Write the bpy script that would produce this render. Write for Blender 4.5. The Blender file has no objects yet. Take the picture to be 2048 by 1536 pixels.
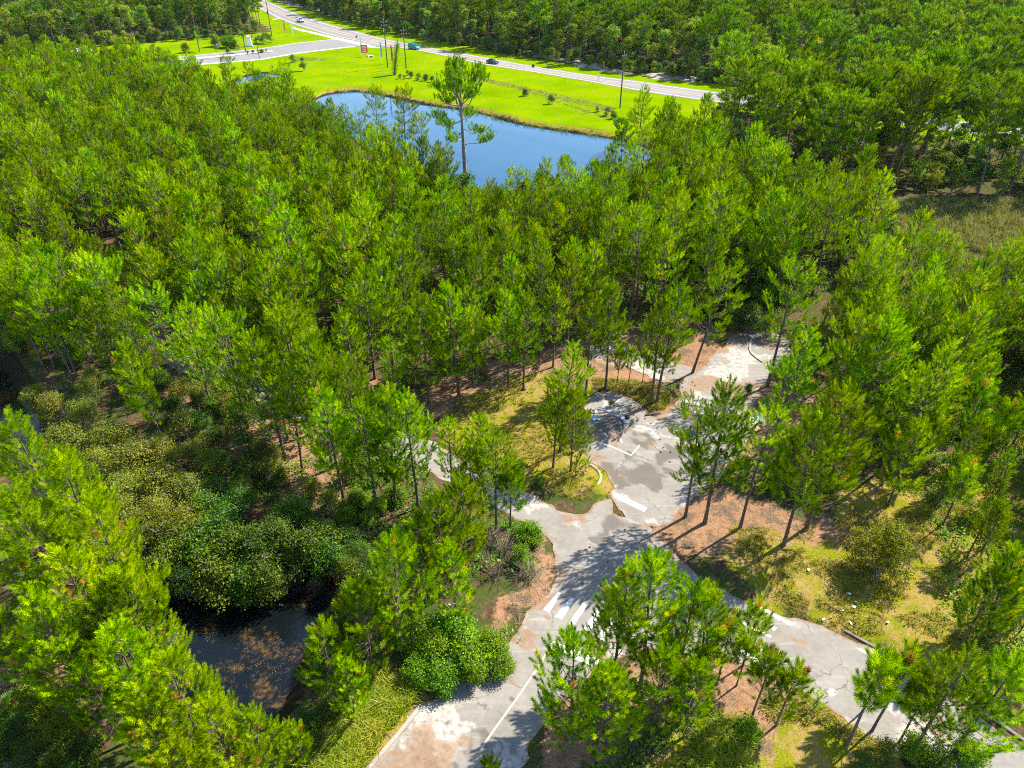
import bpy, math, random
import numpy as np
from mathutils import Vector, Matrix, geometry as mgeo
S = bpy.context.scene
COL = S.collection
PI = math.pi
R = math.radians
# ------------------------------------------------------------------ camera, sky, sun, exposure
cam = bpy.data.cameras.new('camera'); cam.sensor_width = 36; cam.lens = 24.96; cam.clip_end = 6000; cam.clip_start = .5
camo = bpy.data.objects.new('camera', cam); COL.objects.link(camo)
camo.location = (0, 0, 45); camo.rotation_euler = (R(90-34), 0, 0); S.camera = camo
W = bpy.data.worlds.new('World'); S.world = W; W.use_nodes = True
nt = W.node_tree; nt.nodes.clear()
sky = nt.nodes.new('ShaderNodeTexSky'); sky.sky_type = 'NISHITA'; sky.sun_disc = False
SUN_AZ, SUN_EL = 33., 46.
sky.sun_elevation = R(SUN_EL); sky.sun_rotation = R(90-SUN_AZ); sky.air_density = 1.0; sky.dust_density = .25; sky.ozone_density = 1.5
bg = nt.nodes.new('ShaderNodeBackground'); bg.inputs[1].default_value = .13
wo = nt.nodes.new('ShaderNodeOutputWorld')
nt.links.new(sky.outputs[0], bg.inputs[0]); nt.links.new(bg.outputs[0], wo.inputs[0])
sl = bpy.data.lights.new('sun', 'SUN'); sl.energy = 4.8; sl.angle = R(.5); sl.color = (1, .93, .80)
so = bpy.data.objects.new('sun', sl); COL.objects.link(so)
sd = Vector((math.cos(R(SUN_AZ))*math.cos(R(SUN_EL)), math.sin(R(SUN_AZ))*math.cos(R(SUN_EL)), math.sin(R(SUN_EL))))
so.rotation_euler = sd.to_track_quat('Z', 'Y').to_euler(); so.location = (40, 40, 120)
S.view_settings.view_transform = 'Standard'; S.view_settings.look = 'None'; S.view_settings.gamma = 1; S.view_settings.use_curve_mapping = False
S.view_settings.exposure = 1.68
S.render.engine = 'CYCLES'
S.cycles.use_denoising = False; S.cycles.pixel_filter_type = 'BLACKMAN_HARRIS'; S.cycles.filter_width = 1.05
S.cycles.sample_clamp_indirect = .8
S.cycles.max_bounces = 6; S.cycles.diffuse_bounces = 4; S.cycles.transmission_bounces = 4; S.cycles.glossy_bounces = 2

rng = np.random.default_rng(7); random.seed(7)
# ------------------------------------------------------------------ helpers
def mesh(name, V, F, mats, attrs=None, smooth=False, fmat=None):
    """V (n,3); F array (m,k) or list of arrays of equal-size faces"""
    me = bpy.data.meshes.new(name)
    V = np.asarray(V, np.float32)
    Fs = F if isinstance(F, list) else [F]
    Fs = [np.asarray(f, np.int32) for f in Fs if len(f)]
    loops = np.concatenate([f.ravel() for f in Fs]); tot = np.concatenate([np.full(len(f), f.shape[1], np.int32) for f in Fs])
    me.vertices.add(len(V)); me.vertices.foreach_set('co', V.ravel())
    me.loops.add(len(loops)); me.loops.foreach_set('vertex_index', loops)
    me.polygons.add(len(tot)); st = np.zeros(len(tot), np.int32); st[1:] = np.cumsum(tot)[:-1]
    me.polygons.foreach_set('loop_start', st)
    try: me.polygons.foreach_set('loop_total', tot)
    except Exception: pass
    for m in (mats if isinstance(mats, (list, tuple)) else [mats]): me.materials.append(m)
    if fmat is not None: me.polygons.foreach_set('material_index', np.asarray(fmat, np.int32))
    me.polygons.foreach_set('use_smooth', np.full(len(tot), smooth))
    for k, v in (attrs or {}).items():
        v = np.asarray(v, np.float32)
        if v.ndim == 1: a = me.attributes.new(k, 'FLOAT', 'POINT'); a.data.foreach_set('value', v)
        else: a = me.attributes.new(k, 'FLOAT_COLOR', 'POINT'); a.data.foreach_set('color', v.ravel())
    me.update(calc_edges=True)
    return me
def link(name, data, parent=None, loc=None, rz=0):
    o = bpy.data.objects.new(name, data); COL.objects.link(o)
    if parent is not None: o.parent = parent
    if loc is not None: o.location = loc
    if rz: o.rotation_euler = (0, 0, rz)
    return o
def tag(o, label, cat, group=None):
    o['label'] = label; o['category'] = cat
    if group: o['group'] = group
    return o
def kind(o, k): o['kind'] = k; return o
class MB:
    """collects simple shapes into one mesh"""
    def __init__(s): s.v = []; s.f = {}; s.n = 0
    def add(s, V, F):
        V = np.asarray(V, float); s.v.append(V)
        for f in F: s.f.setdefault(len(f), []).append([i+s.n for i in f])
        s.n += len(V); return s
    def box(s, c, d, rz=0, tilt=None):
        x, y, z = np.array(d)/2.
        V = np.array([(a*x, b*y, e*z) for e in (-1, 1) for a, b in ((-1,-1),(1,-1),(1,1),(-1,1))])
        if tilt is not None: V = V @ np.array(tilt).T
        ca, sa = math.cos(rz), math.sin(rz)
        V = V @ np.array([[ca, sa, 0], [-sa, ca, 0], [0, 0, 1]]) + np.array(c)
        return s.add(V, [(3,2,1,0),(4,5,6,7),(0,1,5,4),(1,2,6,5),(2,3,7,6),(3,0,4,7)])
    def tube(s, P, r, n=6, cap=True):
        P = np.asarray(P, float); r = np.broadcast_to(np.asarray(r, float), (len(P),))
        V = []
        for i in range(len(P)):
            t = P[min(i+1, len(P)-1)]-P[max(i-1, 0)]; t = t/(np.linalg.norm(t)+1e-9)
            u = np.cross(t, (0, 0, 1.) if abs(t[2]) < .9 else (1., 0, 0)); u /= np.linalg.norm(u); w = np.cross(t, u)
            for k in range(n):
                a = 2*PI*k/n; V.append(P[i]+r[i]*(u*math.cos(a)+w*math.sin(a)))
        F = [(i*n+k, i*n+(k+1) % n, (i+1)*n+(k+1) % n, (i+1)*n+k) for i in range(len(P)-1) for k in range(n)]
        s.add(V, F)
        if cap and n > 3: s.add([V[k] for k in range(n)], [tuple(range(n))]); s.add([V[-n+k] for k in range(n)], [tuple(range(n))[::-1]])
        return s
    def prism(s, prof, x0, x1, axis='x'):
        """prof: list of (y,z), extruded along x"""
        n = len(prof)
        V = [(x0, a, b) for a, b in prof]+[(x1, a, b) for a, b in prof]
        return s.add(V, [tuple(range(n))[::-1], tuple(range(n, 2*n))]+[(i, (i+1) % n, n+(i+1) % n, n+i) for i in range(n)])
    def data(s, name, mat, smooth=False):
        return mesh(name, np.concatenate(s.v), [np.array(f) for f in s.f.values()], mat, smooth=smooth)
    def build(s, name, mat, parent=None, loc=None, rz=0, smooth=False):
        return link(name, s.data(name, mat, smooth), parent, loc, rz)
def vnoise(x, y, sc, seed=0):
    r = np.random.default_rng(seed); T = r.random((64, 64))
    x = np.asarray(x)/sc; y = np.asarray(y)/sc
    i = np.floor(x).astype(int); j = np.floor(y).astype(int); u = x-i; v = y-j
    u = u*u*(3-2*u); v = v*v*(3-2*v)
    g = lambda a, b: T[a % 64, b % 64]
    return (g(i, j)*(1-u)+g(i+1, j)*u)*(1-v)+(g(i, j+1)*(1-u)+g(i+1, j+1)*u)*v
def sdist(poly, X, Y):
    """signed distance to polygon, negative inside"""
    X = np.asarray(X, float); Y = np.asarray(Y, float); d = np.full(X.shape, 1e9); ins = np.zeros(X.shape, bool)
    n = len(poly)
    for i in range(n):
        (ax, ay), (bx, by) = poly[i], poly[(i+1) % n]
        ex, ey = bx-ax, by-ay; L = ex*ex+ey*ey+1e-12
        t = np.clip(((X-ax)*ex+(Y-ay)*ey)/L, 0, 1)
        d = np.minimum(d, np.hypot(X-ax-t*ex, Y-ay-t*ey))
        c = ((ay > Y) != (by > Y))
        with np.errstate(divide='ignore', invalid='ignore'):
            ins ^= c & (X < ex*(Y-ay)/(ey if ey else 1e-12)+ax)
    return np.where(ins, -d, d)
def pdist(line, X, Y):
    d = np.full(np.shape(X), 1e9)
    for (ax, ay), (bx, by) in zip(line[:-1], line[1:]):
        ex, ey = bx-ax, by-ay; t = np.clip(((X-ax)*ex+(Y-ay)*ey)/(ex*ex+ey*ey+1e-12), 0, 1)
        d = np.minimum(d, np.hypot(X-ax-t*ex, Y-ay-t*ey))
    return d
def sstep(a, b, x): t = np.clip((x-a)/(b-a), 0, 1); return t*t*(3-2*t)
def chaikin(p, it=2, closed=True):
    p = [tuple(q) for q in p]
    for _ in range(it):
        o = []
        n = len(p)
        for i in range(n if closed else n-1):
            a, b = p[i], p[(i+1) % n]
            o += [(a[0]*.75+b[0]*.25, a[1]*.75+b[1]*.25), (a[0]*.25+b[0]*.75, a[1]*.25+b[1]*.75)]
        if not closed: o = [p[0]]+o+[p[-1]]
        p = o
    return p
def resample(p, step, closed=True):
    p = np.array(list(p)+([p[0]] if closed else []), float)
    d = np.r_[0, np.cumsum(np.hypot(*np.diff(p, axis=0).T))]; n = max(2, int(d[-1]/step))
    t = np.linspace(0, d[-1], n, endpoint=not closed)
    return np.c_[np.interp(t, d, p[:, 0]), np.interp(t, d, p[:, 1])]
def fill_poly(poly, step, inner=True):
    """triangulated polygon with inner points -> V2, F"""
    poly = np.asarray(poly, float); pts = [Vector(q) for q in poly]
    if inner:
        x0, y0 = poly.min(0); x1, y1 = poly.max(0)
        gx, gy = np.meshgrid(np.arange(x0, x1, step), np.arange(y0, y1, step)); gx = gx.ravel(); gy = gy.ravel()
        k = sdist([tuple(q) for q in poly], gx, gy) < -.35*step
        pts += [Vector((a, b)) for a, b in zip(gx[k], gy[k])]
    n = len(poly)
    v, e, f, *_ = mgeo.delaunay_2d_cdt(pts, [(i, (i+1) % n) for i in range(n)], [list(range(n))], 1, 1e-5)
    V = np.array([(q.x, q.y) for q in v]); F = np.array([t if len(t) == 3 else t[:3] for t in f])
    a = V[F]; cr = (a[:, 1, 0]-a[:, 0, 0])*(a[:, 2, 1]-a[:, 0, 1])-(a[:, 1, 1]-a[:, 0, 1])*(a[:, 2, 0]-a[:, 0, 0])
    F[cr < 0] = F[cr < 0][:, ::-1]
    return V, F
def strip(line, half, z, name, mat, parent=None, closed=False):
    L = np.asarray(line, float); t = np.gradient(L, axis=0); t /= np.hypot(*t.T)[:, None]; nrm = np.c_[-t[:, 1], t[:, 0]]
    half = np.broadcast_to(half, (len(L),))[:, None]
    V = np.r_[np.c_[L+nrm*half, np.full(len(L), z)], np.c_[L-nrm*half, np.full(len(L), z)]]; n = len(L)
    F = [(n+i, n+i+1, i+1, i) for i in range(n-1)]
    return link(name, mesh(name, V, np.array(F), mat), parent)
def kerb(line, w, h, name, mat, parent=None, z0=-.05):
    L = np.asarray(line, float); t = np.gradient(L, axis=0); t /= np.hypot(*t.T)[:, None]; nm = np.c_[-t[:, 1], t[:, 0]]
    n = len(L); V = []
    for off, z in ((-w/2, z0), (-w/2+.01, h-.02), (-w/2+.04, h), (w/2-.04, h), (w/2-.01, h-.02), (w/2, z0)):
        V.append(np.c_[L+nm*off, np.full(n, z)])
    V = np.concatenate(V); F = [(k*n+i, k*n+i+1, (k+1)*n+i+1, (k+1)*n+i) for k in range(5) for i in range(n-1)]
    F = np.array(F)[:, ::-1]
    return link(name, mesh(name, V, F, mat), parent)
# ------------------------------------------------------------------ materials
class NT:
    def __init__(s, name):
        s.m = bpy.data.materials.new(name); s.m.use_nodes = True; s.t = s.m.node_tree; s.t.nodes.clear()
        s.out = s.n('OutputMaterial')
    def n(s, typ, **kw):
        q = s.t.nodes.new('ShaderNode'+typ)
        for k, v in kw.items(): setattr(q, k, v)
        return q
    def put(s, sock, v):
        if isinstance(v, bpy.types.NodeSocket): s.t.links.new(v, sock)
        elif isinstance(v, tuple) and len(v) == 3 and sock.type == 'RGBA': sock.default_value = (*v, 1)
        else: sock.default_value = v
    def attr(s, name): return s.n('Attribute', attribute_name=name)
    def noise(s, scale, detail=3, rough=.55, dist=0, vec=None):
        q = s.n('TexNoise'); q.inputs['Scale'].default_value = scale; q.inputs['Detail'].default_value = detail
        q.inputs['Roughness'].default_value = rough; q.inputs['Distortion'].default_value = dist
        s.put(q.inputs['Vector'], vec if vec is not None else s.pos()); return q.outputs['Fac']
    def pos(s):
        if not hasattr(s, '_p'): s._p = s.n('NewGeometry').outputs['Position']
        return s._p
    def math(s, op, a, b=0., c=None, clamp=False):
        q = s.n('Math', operation=op, use_clamp=clamp); s.put(q.inputs[0], a); s.put(q.inputs[1], b)
        if c is not None: s.put(q.inputs[2], c)
        return q.outputs[0]
    def step(s, a, b, x):
        q = s.n('MapRange', interpolation_type='SMOOTHSTEP'); s.put(q.inputs[0], x); q.inputs[1].default_value = a; q.inputs[2].default_value = b; return q.outputs[0]
    def mix(s, f, a, b, blend='MIX'):
        q = s.n('Mix', data_type='RGBA', blend_type=blend); s.put(q.inputs[0], f); s.put(q.inputs[6], a); s.put(q.inputs[7], b); return q.outputs[2]
    def ramp(s, x, stops):
        q = s.n('ValToRGB'); e = q.color_ramp.elements
        while len(e) < len(stops): e.new(.5)
        for el, (p, c) in zip(e, stops): el.position = p; el.color = (*c, 1)
        s.put(q.inputs[0], x); return q.outputs[0]
    def sep(s, c):
        q = s.n('SeparateColor'); s.put(q.inputs[0], c); return q.outputs
    def bsdf(s, col, rough=.8, spec=.3, bump=None, bstr=.3, bdist=.05, **kw):
        p = s.n('BsdfPrincipled'); s.put(p.inputs['Base Color'], col); s.put(p.inputs['Roughness'], rough); p.inputs['Specular IOR Level'].default_value = spec
        for k, v in kw.items(): s.put(p.inputs[k], v)
        if bump is not None:
            b = s.n('Bump'); b.inputs['Strength'].default_value = bstr; b.inputs['Distance'].default_value = bdist
            s.put(b.inputs['Height'], bump); s.t.links.new(b.outputs[0], p.inputs['Normal'])
        s.t.links.new(p.outputs[0], s.out.inputs[0]); return s.m
def plain(name, col, rough=.6, var=.15, scale=3., metallic=0., spec=.4):
    t = NT(name); n = t.noise(scale, 4); d = tuple(c*(1-var) for c in col); l = tuple(min(1, c*(1+var)) for c in col)
    return t.bsdf(t.mix(n, d, l), rough, spec, Metallic=metallic)
def leaf(name, stops, trans=.4, var=.35, hue=.03, gloss=.012, sat=1.0):
    gloss = 0 if 'needle' in name else gloss
    t = NT(name)
    c = t.ramp(t.attr('tint').outputs['Fac'], stops)
    rnd = t.n('ObjectInfo').outputs['Random']
    h = t.n('HueSaturation'); t.put(h.inputs['Color'], c)
    t.put(h.inputs['Hue'], t.math('MULTIPLY_ADD', rnd, hue, .5-hue/2))
    r2 = t.math('FRACT', t.math('MULTIPLY', rnd, 7.31))
    t.put(h.inputs['Value'], t.math('MULTIPLY_ADD', r2, var, 1-var/2)); h.inputs['Saturation'].default_value = sat
    c = h.outputs[0]
    d = t.n('BsdfDiffuse'); t.put(d.inputs[0], c)
    tr = t.n('BsdfTranslucent'); t.put(tr.inputs[0], t.mix(1., c, (1.35, 1.12, .4), 'MULTIPLY'))
    m = t.n('MixShader'); m.inputs[0].default_value = trans; t.t.links.new(d.outputs[0], m.inputs[1]); t.t.links.new(tr.outputs[0], m.inputs[2])
    g = t.n('BsdfGlossy'); g.inputs['Roughness'].default_value = .45; g.inputs[0].default_value = (.9, .95, .8, 1)
    m2 = t.n('MixShader'); m2.inputs[0].default_value = gloss; t.t.links.new(m.outputs[0], m2.inputs[1]); t.t.links.new(g.outputs[0], m2.inputs[2])
    t.t.links.new(m2.outputs[0], t.out.inputs[0]); return t.m
M = {}
M['needle'] = leaf('pine_needles', [(0, (.024, .095, .0)), (.42, (.14, .27, .0)), (.84, (.36, .50, .001)), (.94, (.40, .38, .006)), (.985, (.36, .19, .03))], .25, .65, .03)
M['needle_lit'] = leaf('sun_tinted_pine_needles', [(0, (.05, .135, .0)), (.42, (.20, .33, .0)), (.84, (.43, .55, .002)), (.94, (.46, .42, .01)), (.985, (.38, .2, .04))], .27, .35, .025)  # near left pines: sunlight painted in as a yellower, brighter needle colour
M['needle_old'] = leaf('mature_pine_needles', [(0, (.035, .12, .002)), (.5, (.145, .285, .003)), (.93, (.32, .46, .006)), (1, (.26, .19, .03))], .27, .5, .03)
M['broad'] = leaf('broadleaf', [(0, (.06, .13, .008)), (.5, (.15, .25, .010)), (1, (.27, .35, .014))], .45, .7, .07)
M['shrub_olive'] = leaf('olive_leaves', [(0, (0.0756, 0.107, 0.00756)), (.6, (0.176, 0.214, 0.0126)), (.95, (0.277, 0.277, 0.0202)), (1, (0.34, 0.227, 0.0441))], .4, .3, .03)
M['shrub_dark'] = leaf('dark_leaves', [(0, (.02, .055, .002)), (.6, (.06, .125, .004)), (1, (.17, .24, .008))], .33, .7, .08)
M['shrub_bright'] = leaf('bright_leaves', [(0, (.045, .12, .001)), (.6, (.12, .25, .002)), (1, (.24, .36, .006))], .38, .3, .03)
M['shrub_gold'] = leaf('golden_leaves', [(0, (.045, .065, .0)), (.5, (.13, .15, .001)), (1, (.25, .25, .004))], .3, .2, .02)
M['grass'] = leaf('grass_blades', [(0, (.06, .095, .003)), (.4, (.18, .19, .010)), (.75, (.34, .27, .04)), (1, (.42, .29, .11))], .35, .1, .01)
M['tallgrass'] = leaf('tall_grass_blades', [(0, (.09, .17, .003)), (.6, (.22, .28, .006)), (1, (.40, .34, .05))], .4, .1, .01)
M['reed'] = leaf('marsh_reed_blades', [(0, (0.075, 0.12, 0.021)), (.5, (0.15, 0.173, 0.039)), (1, (0.3, 0.247, 0.105))], .35, .1, .01)
M['weed'] = leaf('weed_leaves', [(0, (0.042, 0.108, 0.0048)), (.6, (0.102, 0.228, 0.0084)), (1, (0.204, 0.3, 0.0144))], .4, .1, .01)
M['deadleaf'] = leaf('dead_fronds', [(0, (.08, .05, .02)), (1, (.2, .13, .06))], .2, .2, .01)
t = NT('pine_bark'); n1 = t.noise(9, 4, .6); 
M['bark'] = t.bsdf(t.ramp(n1, [(.3, (.045, .032, .026)), (.55, (.13, .095, .075)), (.75, (.23, .18, .145))]), .9, .15, n1, .6, .04)
t = NT('grey_bark'); n1 = t.noise(6, 4)
M['greybark'] = t.bsdf(t.ramp(n1, [(.3, (.09, .08, .07)), (.7, (.26, .235, .21))]), .9, .15)
M['twig'] = plain('dry_twigs', (.2, .15, .115), .9, .3, 6)
M['wood_dark'] = plain('weathered_pole_wood', (.085, .07, .06), .85, .25, 2)
M['steel_black'] = plain('black_painted_steel', (.02, .02, .022), .4, .1)
M['steel'] = plain('galvanised_steel', (.42, .43, .44), .45, .1, 4, .6)
M['white'] = plain('white_painted_surface', (.78, .78, .76), .5, .06, 1.5)
M['rubber'] = plain('tyre_rubber', (.02, .02, .02), .8)
M['glass_dark'] = plain('tinted_car_glass', (.015, .02, .025), .08, .05, 1, 0, .8)
M['carwhite'] = plain('white_car_paint', (.75, .76, .78), .25, .03)
M['carteal'] = plain('teal_car_paint', (.0, .22, .20), .25, .05)
M['carblue'] = plain('dark_blue_car_paint', (.012, .035, .07), .22, .05)
M['red'] = plain('red_flag_cloth', (.7, .06, .03), .7, .1)
M['blueflag'] = plain('blue_flag_cloth', (.14, .36, .55), .7, .1)
M['orange'] = plain('orange_cloth', (.85, .2, .04), .7, .1)
M['tarp'] = plain('blue_tarp', (.04, .3, .5), .4, .2)
M['bag'] = plain('white_plastic_bag', (.62, .64, .68), .35, .15, 5)
M['bagblue'] = plain('pale_blue_bag', (.3, .42, .62), .35, .2, 5)
M['bagblack'] = plain('black_plastic_bag', (.02, .021, .024), .3, .2, 5)
M['paper'] = plain('white_paper', (.75, .76, .78), .7, .08)
M['cardboard'] = plain('cardboard', (.33, .22, .13), .85, .15)
M['plank'] = plain('weathered_boards', (.3, .21, .15), .85, .3, 4)
M['cone'] = plain('pine_cone', (.07, .045, .03), .9, .2, 8)
t = NT('concrete_kerb'); n1 = t.noise(1.3, 5); n2 = t.noise(25, 3)
M['kerb'] = t.bsdf(t.mix(n2, t.ramp(n1, [(.3, (.15, .125, .10)), (.6, (.29, .255, .215))]), (.27, .24, .2)), .9, .2, n2, .3, .01)
t = NT('pale_concrete'); n1 = t.noise(.7, 5); n2 = t.noise(12, 3)
M['concrete'] = t.bsdf(t.mix(n2, t.ramp(n1, [(.3, (.30, .285, .265)), (.7, (.44, .42, .39))]), (.36, .345, .32)), .9, .2)
t = NT('road_paint'); n1 = t.noise(3.5, 6, .7); n2 = t.noise(22, 3)
M['paint'] = t.bsdf(t.mix(t.step(.50, .66, t.math('ADD', n1, t.math('MULTIPLY', n2, .12))), (.74, .73, .70), (.33, .31, .29)), .7, .3)
t = NT('worn_road_paint'); n1 = t.noise(2.2, 6, .75)
M['paint_worn'] = t.bsdf(t.mix(t.step(.42, .58, n1), (.68, .67, .64), (.29, .275, .255)), .75, .3)
M['faded'] = plain('faded_line_paint', (.27, .25, .22), .9, .25, 6)
M['paint_yellow'] = plain('yellow_road_paint', (.62, .36, .12), .7, .15, 3)
# ------------------------------------------------------------------ outlines, in metres on the ground
CREEK = [(-12.96,45.84),(-13.96,42.85),(-13.80,39.82),(-14.24,36.07),(-14.93,33.12),(-15.32,30.63),(-15.29,28.69),(-16.15,26.80),(-18.23,26.45),(-21.33,27.59),(-24.63,29.84),(-28.21,33.12),(-31.88,36.55),(-38.08,42.00),(-45.63,50.11),(-54.00,59.37),(-70.50,71.03),(-77.14,80.63),(-63.36,75.02),(-56.18,67.33),(-47.30,57.68),(-39.14,49.42),(-32.21,41.44),(-28.36,39.04),(-24.41,38.27),(-21.10,38.02),(-18.07,40.35),(-16.24,43.43),(-15.04,46.15)]
POND = [(-56.47,197.23),(-55.56,216.95),(-50.84,222.25),(-43.57,222.93),(-33.51,214.38),(-27.08,208.18),(-16.88,202.29),(-8.50,196.68),(-1.80,188.76),(4.49,182.80),(15.27,176.71),(25.45,170.95),(32.26,162.30),(31.52,153.99),(24.38,146.04),(15.34,137.54),(7.24,132.31),(-0.38,131.75),(-8.14,135.17),(-15.70,143.76),(-23.81,151.15),(-32.03,162.30),(-39.70,172.69),(-48.24,184.26)]
POND2 = [(-86.16,239.59),(-84.63,245.96),(-80.50,248.42),(-75.59,245.96),(-73.86,241.94),(-77.51,238.05),(-83.44,232.04),(-87.07,229.13)]
ROAD = [(-10.19,21.88),(-9.09,23.52),(-7.63,25.49),(-6.07,27.69),(-4.15,29.44),(-1.40,31.02),(0.41,33.34),(0.99,34.90),(2.39,36.78),(3.85,38.27),(3.65,40.63),(3.05,43.15),(1.66,44.64),(-0.63,46.18),(-2.94,48.45),(-5.59,50.16),(-9.93,53.04),(-16.36,56.15),(-24.82,61.26),(-35.85,68.05),(-51.72,77.15),(-71.10,88.57),(-100.98,105.41),(-108.08,114.96),(-75.54,96.00),(-54.83,83.61),(-37.64,72.97),(-23.63,65.12),(-16.18,60.81),(-11.56,58.04),(-7.76,55.91),(-4.58,53.04),(-1.14,51.07),(1.20,48.79),(3.01,47.66),(4.74,46.18),(6.28,45.99),(7.56,47.66),(8.77,48.32),(9.26,47.40),(9.43,45.87),(12.94,44.04),(13.19,42.29),(14.23,40.09),(15.87,38.27),(18.55,36.40),(20.71,35.22),(23.22,34.22),(25.05,33.12),(26.73,31.84),(27.98,30.62),(30.00,28.31),(32.11,26.00),(34.72,22.93),(30.40,19.91),(26.71,23.09),(24.33,24.76),(21.93,26.90),(20.16,28.57),(18.87,29.95),(17.49,30.66),(14.96,31.23),(11.13,31.97),(8.66,31.97),(7.02,31.02),(5.46,29.56),(3.61,27.94),(1.84,25.93),(0.35,23.71),(-1.31,20.74)]
LOT = [(9.48,45.49),(9.20,47.66),(9.24,50.37),(8.78,52.23),(6.97,53.72),(6.84,55.75),(7.69,58.63),(7.97,63.10),(9.85,65.51),(12.80,64.54),(14.37,62.17),(14.62,60.37),(16.65,61.35),(18.74,64.05),(18.51,66.31),(19.63,67.95),(22.02,69.42),(25.32,73.90),(27.59,77.53),(30.40,79.05),(34.24,78.67),(34.16,74.13),(30.89,69.85),(28.22,66.31),(26.01,62.45),(24.87,58.04),(23.20,54.57),(19.90,51.58),(17.63,49.12),(14.87,46.37),(13.36,43.92)]
PATCH = [(8.78,74.13),(10.93,76.05),(13.67,75.56),(16.69,73.20),(19.87,70.95),(21.74,69.21),(18.47,66.72),(15.33,68.36),(12.30,70.95),(9.63,72.06)]
DRY = [[(-7.52,59.06),(-5.15,63.58),(0.90,66.51),(4.37,68.05),(7.97,66.51),(7.22,57.37),(8.33,53.04),(9.06,50.86),(8.36,48.79),(6.18,47.46),(3.05,48.79),(0.28,50.51),(-3.17,54.57),(-6.04,56.55)],
       [(9.20,67.53),(13.42,67.02),(16.65,66.01),(17.64,63.77),(16.48,61.90),(14.27,61.53),(11.97,64.54),(9.31,65.71)],
       [(15.46,44.04),(20.67,44.04),(25.88,44.04),(30.08,45.87),(34.75,50.51),(40.52,52.67),(53.15,51.22),(39.65,27.40),(32.84,26.69),(30.39,29.06),(28.08,31.64),(25.27,33.69),(20.67,35.69),(16.73,38.53)],
       [(14.03,27.40),(20.35,28.13),(22.38,26.34),(24.64,24.02),(25.96,21.59),(8.19,20.46),(11.44,24.67)], [(-14.59,23.52),(-12.87,27.04),(-9.37,30.42),(-5.98,28.50),(-9.54,23.39)]]
STRAW = [[(13.39,45.87),(16.24,47.79),(21.53,47.14),(28.32,47.14),(29.36,44.04),(22.73,42.29),(17.71,42.58),(15.17,40.63),(13.83,42.29)],
         [(-0.92,35.13),(2.45,44.64),(3.56,40.63),(3.77,38.27),(2.20,36.78),(0.79,34.44),(0.41,33.12),(-0.88,32.47)],
         [(9.93,75.32),(24.60,81.69),(29.13,79.05),(25.09,72.97),(21.25,69.10),(18.25,67.02),(18.86,63.58),(16.59,60.99),(14.05,60.10),(11.85,63.58),(8.64,64.54)],
         [(-22.15,63.58),(-7.01,66.51),(7.77,75.32),(8.92,67.53),(7.89,65.51),(4.37,68.05),(0.90,66.51),(-5.15,63.58),(-8.64,59.93),(-13.92,59.93)], [(-39.66,67.53),(-30.59,69.64),(-18.82,58.21),(-14.78,47.79),(-17.83,45.25),(-21.90,50.51),(-31.08,54.96)],
         [(7.41,31.23),(14.19,31.02),(17.60,30.42),(20.90,27.76),(17.42,25.33),(12.30,25.66),(4.84,22.78),(1.74,22.78),(4.64,28.13)], [(27.20,67.53),(36.34,61.72),(34.67,54.96),(27.19,50.51),(22.47,50.51),(24.61,58.21)],
         [(-34.43,30.82),(-28.31,28.50),(-24.84,25.33),(-27.49,23.52),(-32.21,23.52),(-34.96,28.13)]]
LAWN = [(-247.98,290.46),(-193.13,292.69),(-165.99,294.95),(-149.48,309.21),(-123.34,319.43),(-110.33,330.28),(-103.51,335.96),(-112.95,357.35),(-140.74,412.79),(-186.68,517.18),(-182.62,590.28),(-24.23,304.32),(-4.40,283.95),(13.15,265.92),(60.07,229.49),(115.47,195.42),(158.98,167.54),(143.69,148.51),(114.41,161.03),(89.38,175.43),(53.10,199.32),(43.88,159.46),(33.91,159.46),(25.39,170.97),(15.27,177.27),(4.50,183.97),(-8.52,197.63),(-22.55,205.14),(-33.44,214.44),(-42.03,223.11),(-50.77,222.42),(-57.74,214.44),(-62.22,199.32),(-79.18,214.44),(-102.87,243.25),(-119.16,251.55),(-158.90,235.43),(-197.00,224.50)]
POINTLAWN = [(-16.15,128.63),(-11.71,131.39),(-2.22,127.82),(-5.65,120.87),(-12.82,122.11)]
MARSH = [(57.40,117.27),(66.05,123.37),(75.38,125.95),(94.54,125.95),(110.02,122.11),(89.48,93.64),(77.22,98.81),(72.34,103.46),(62.89,108.45),(57.26,110.56)]
ROUGH = [[(-27.79,243.25),(-9.79,231.69),(7.90,211.26),(27.80,190.06),(28.96,199.32),(8.26,222.42),(-3.72,235.43),(-19.92,244.87)], [(-3.60,226.62),(25.54,182.01),(27.53,187.99),(8.00,214.44)], [(-81.82,271.70),(-76.26,277.70),(-64.61,273.67),(-58.27,277.70),(-64.24,267.82),(-74.83,264.98)]]
SANDV = [[(-129.29,446.91),(-90.71,396.51),(-59.26,354.14),(-32.99,314.24),(-31.69,322.08),(-60.77,363.93),(-93.28,408.60),(-134.11,464.70)], [(6.47,277.70),(18.22,264.05),(33.30,246.51),(37.70,243.25),(39.19,248.17),(26.64,262.19),(8.44,283.95)], [(40.97,238.51),(57.36,230.95),(59.46,236.96),(43.00,246.51)]]
HW_FAR = [(-318.36,816.37),(-188.18,551.44),(-139.97,456.92),(-105.68,394.56),(-79.24,354.14),(-65.02,335.96),(-51.68,316.81),(-40.59,305.53),(-29.15,293.82),(-13.35,278.73),(8.07,257.66),(26.95,241.18),(39.50,233.92),(44.30,229.49),(55.48,221.06),(78.21,206.34),(98.38,194.32),(124.40,177.73),(152.49,159.46)]
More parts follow.
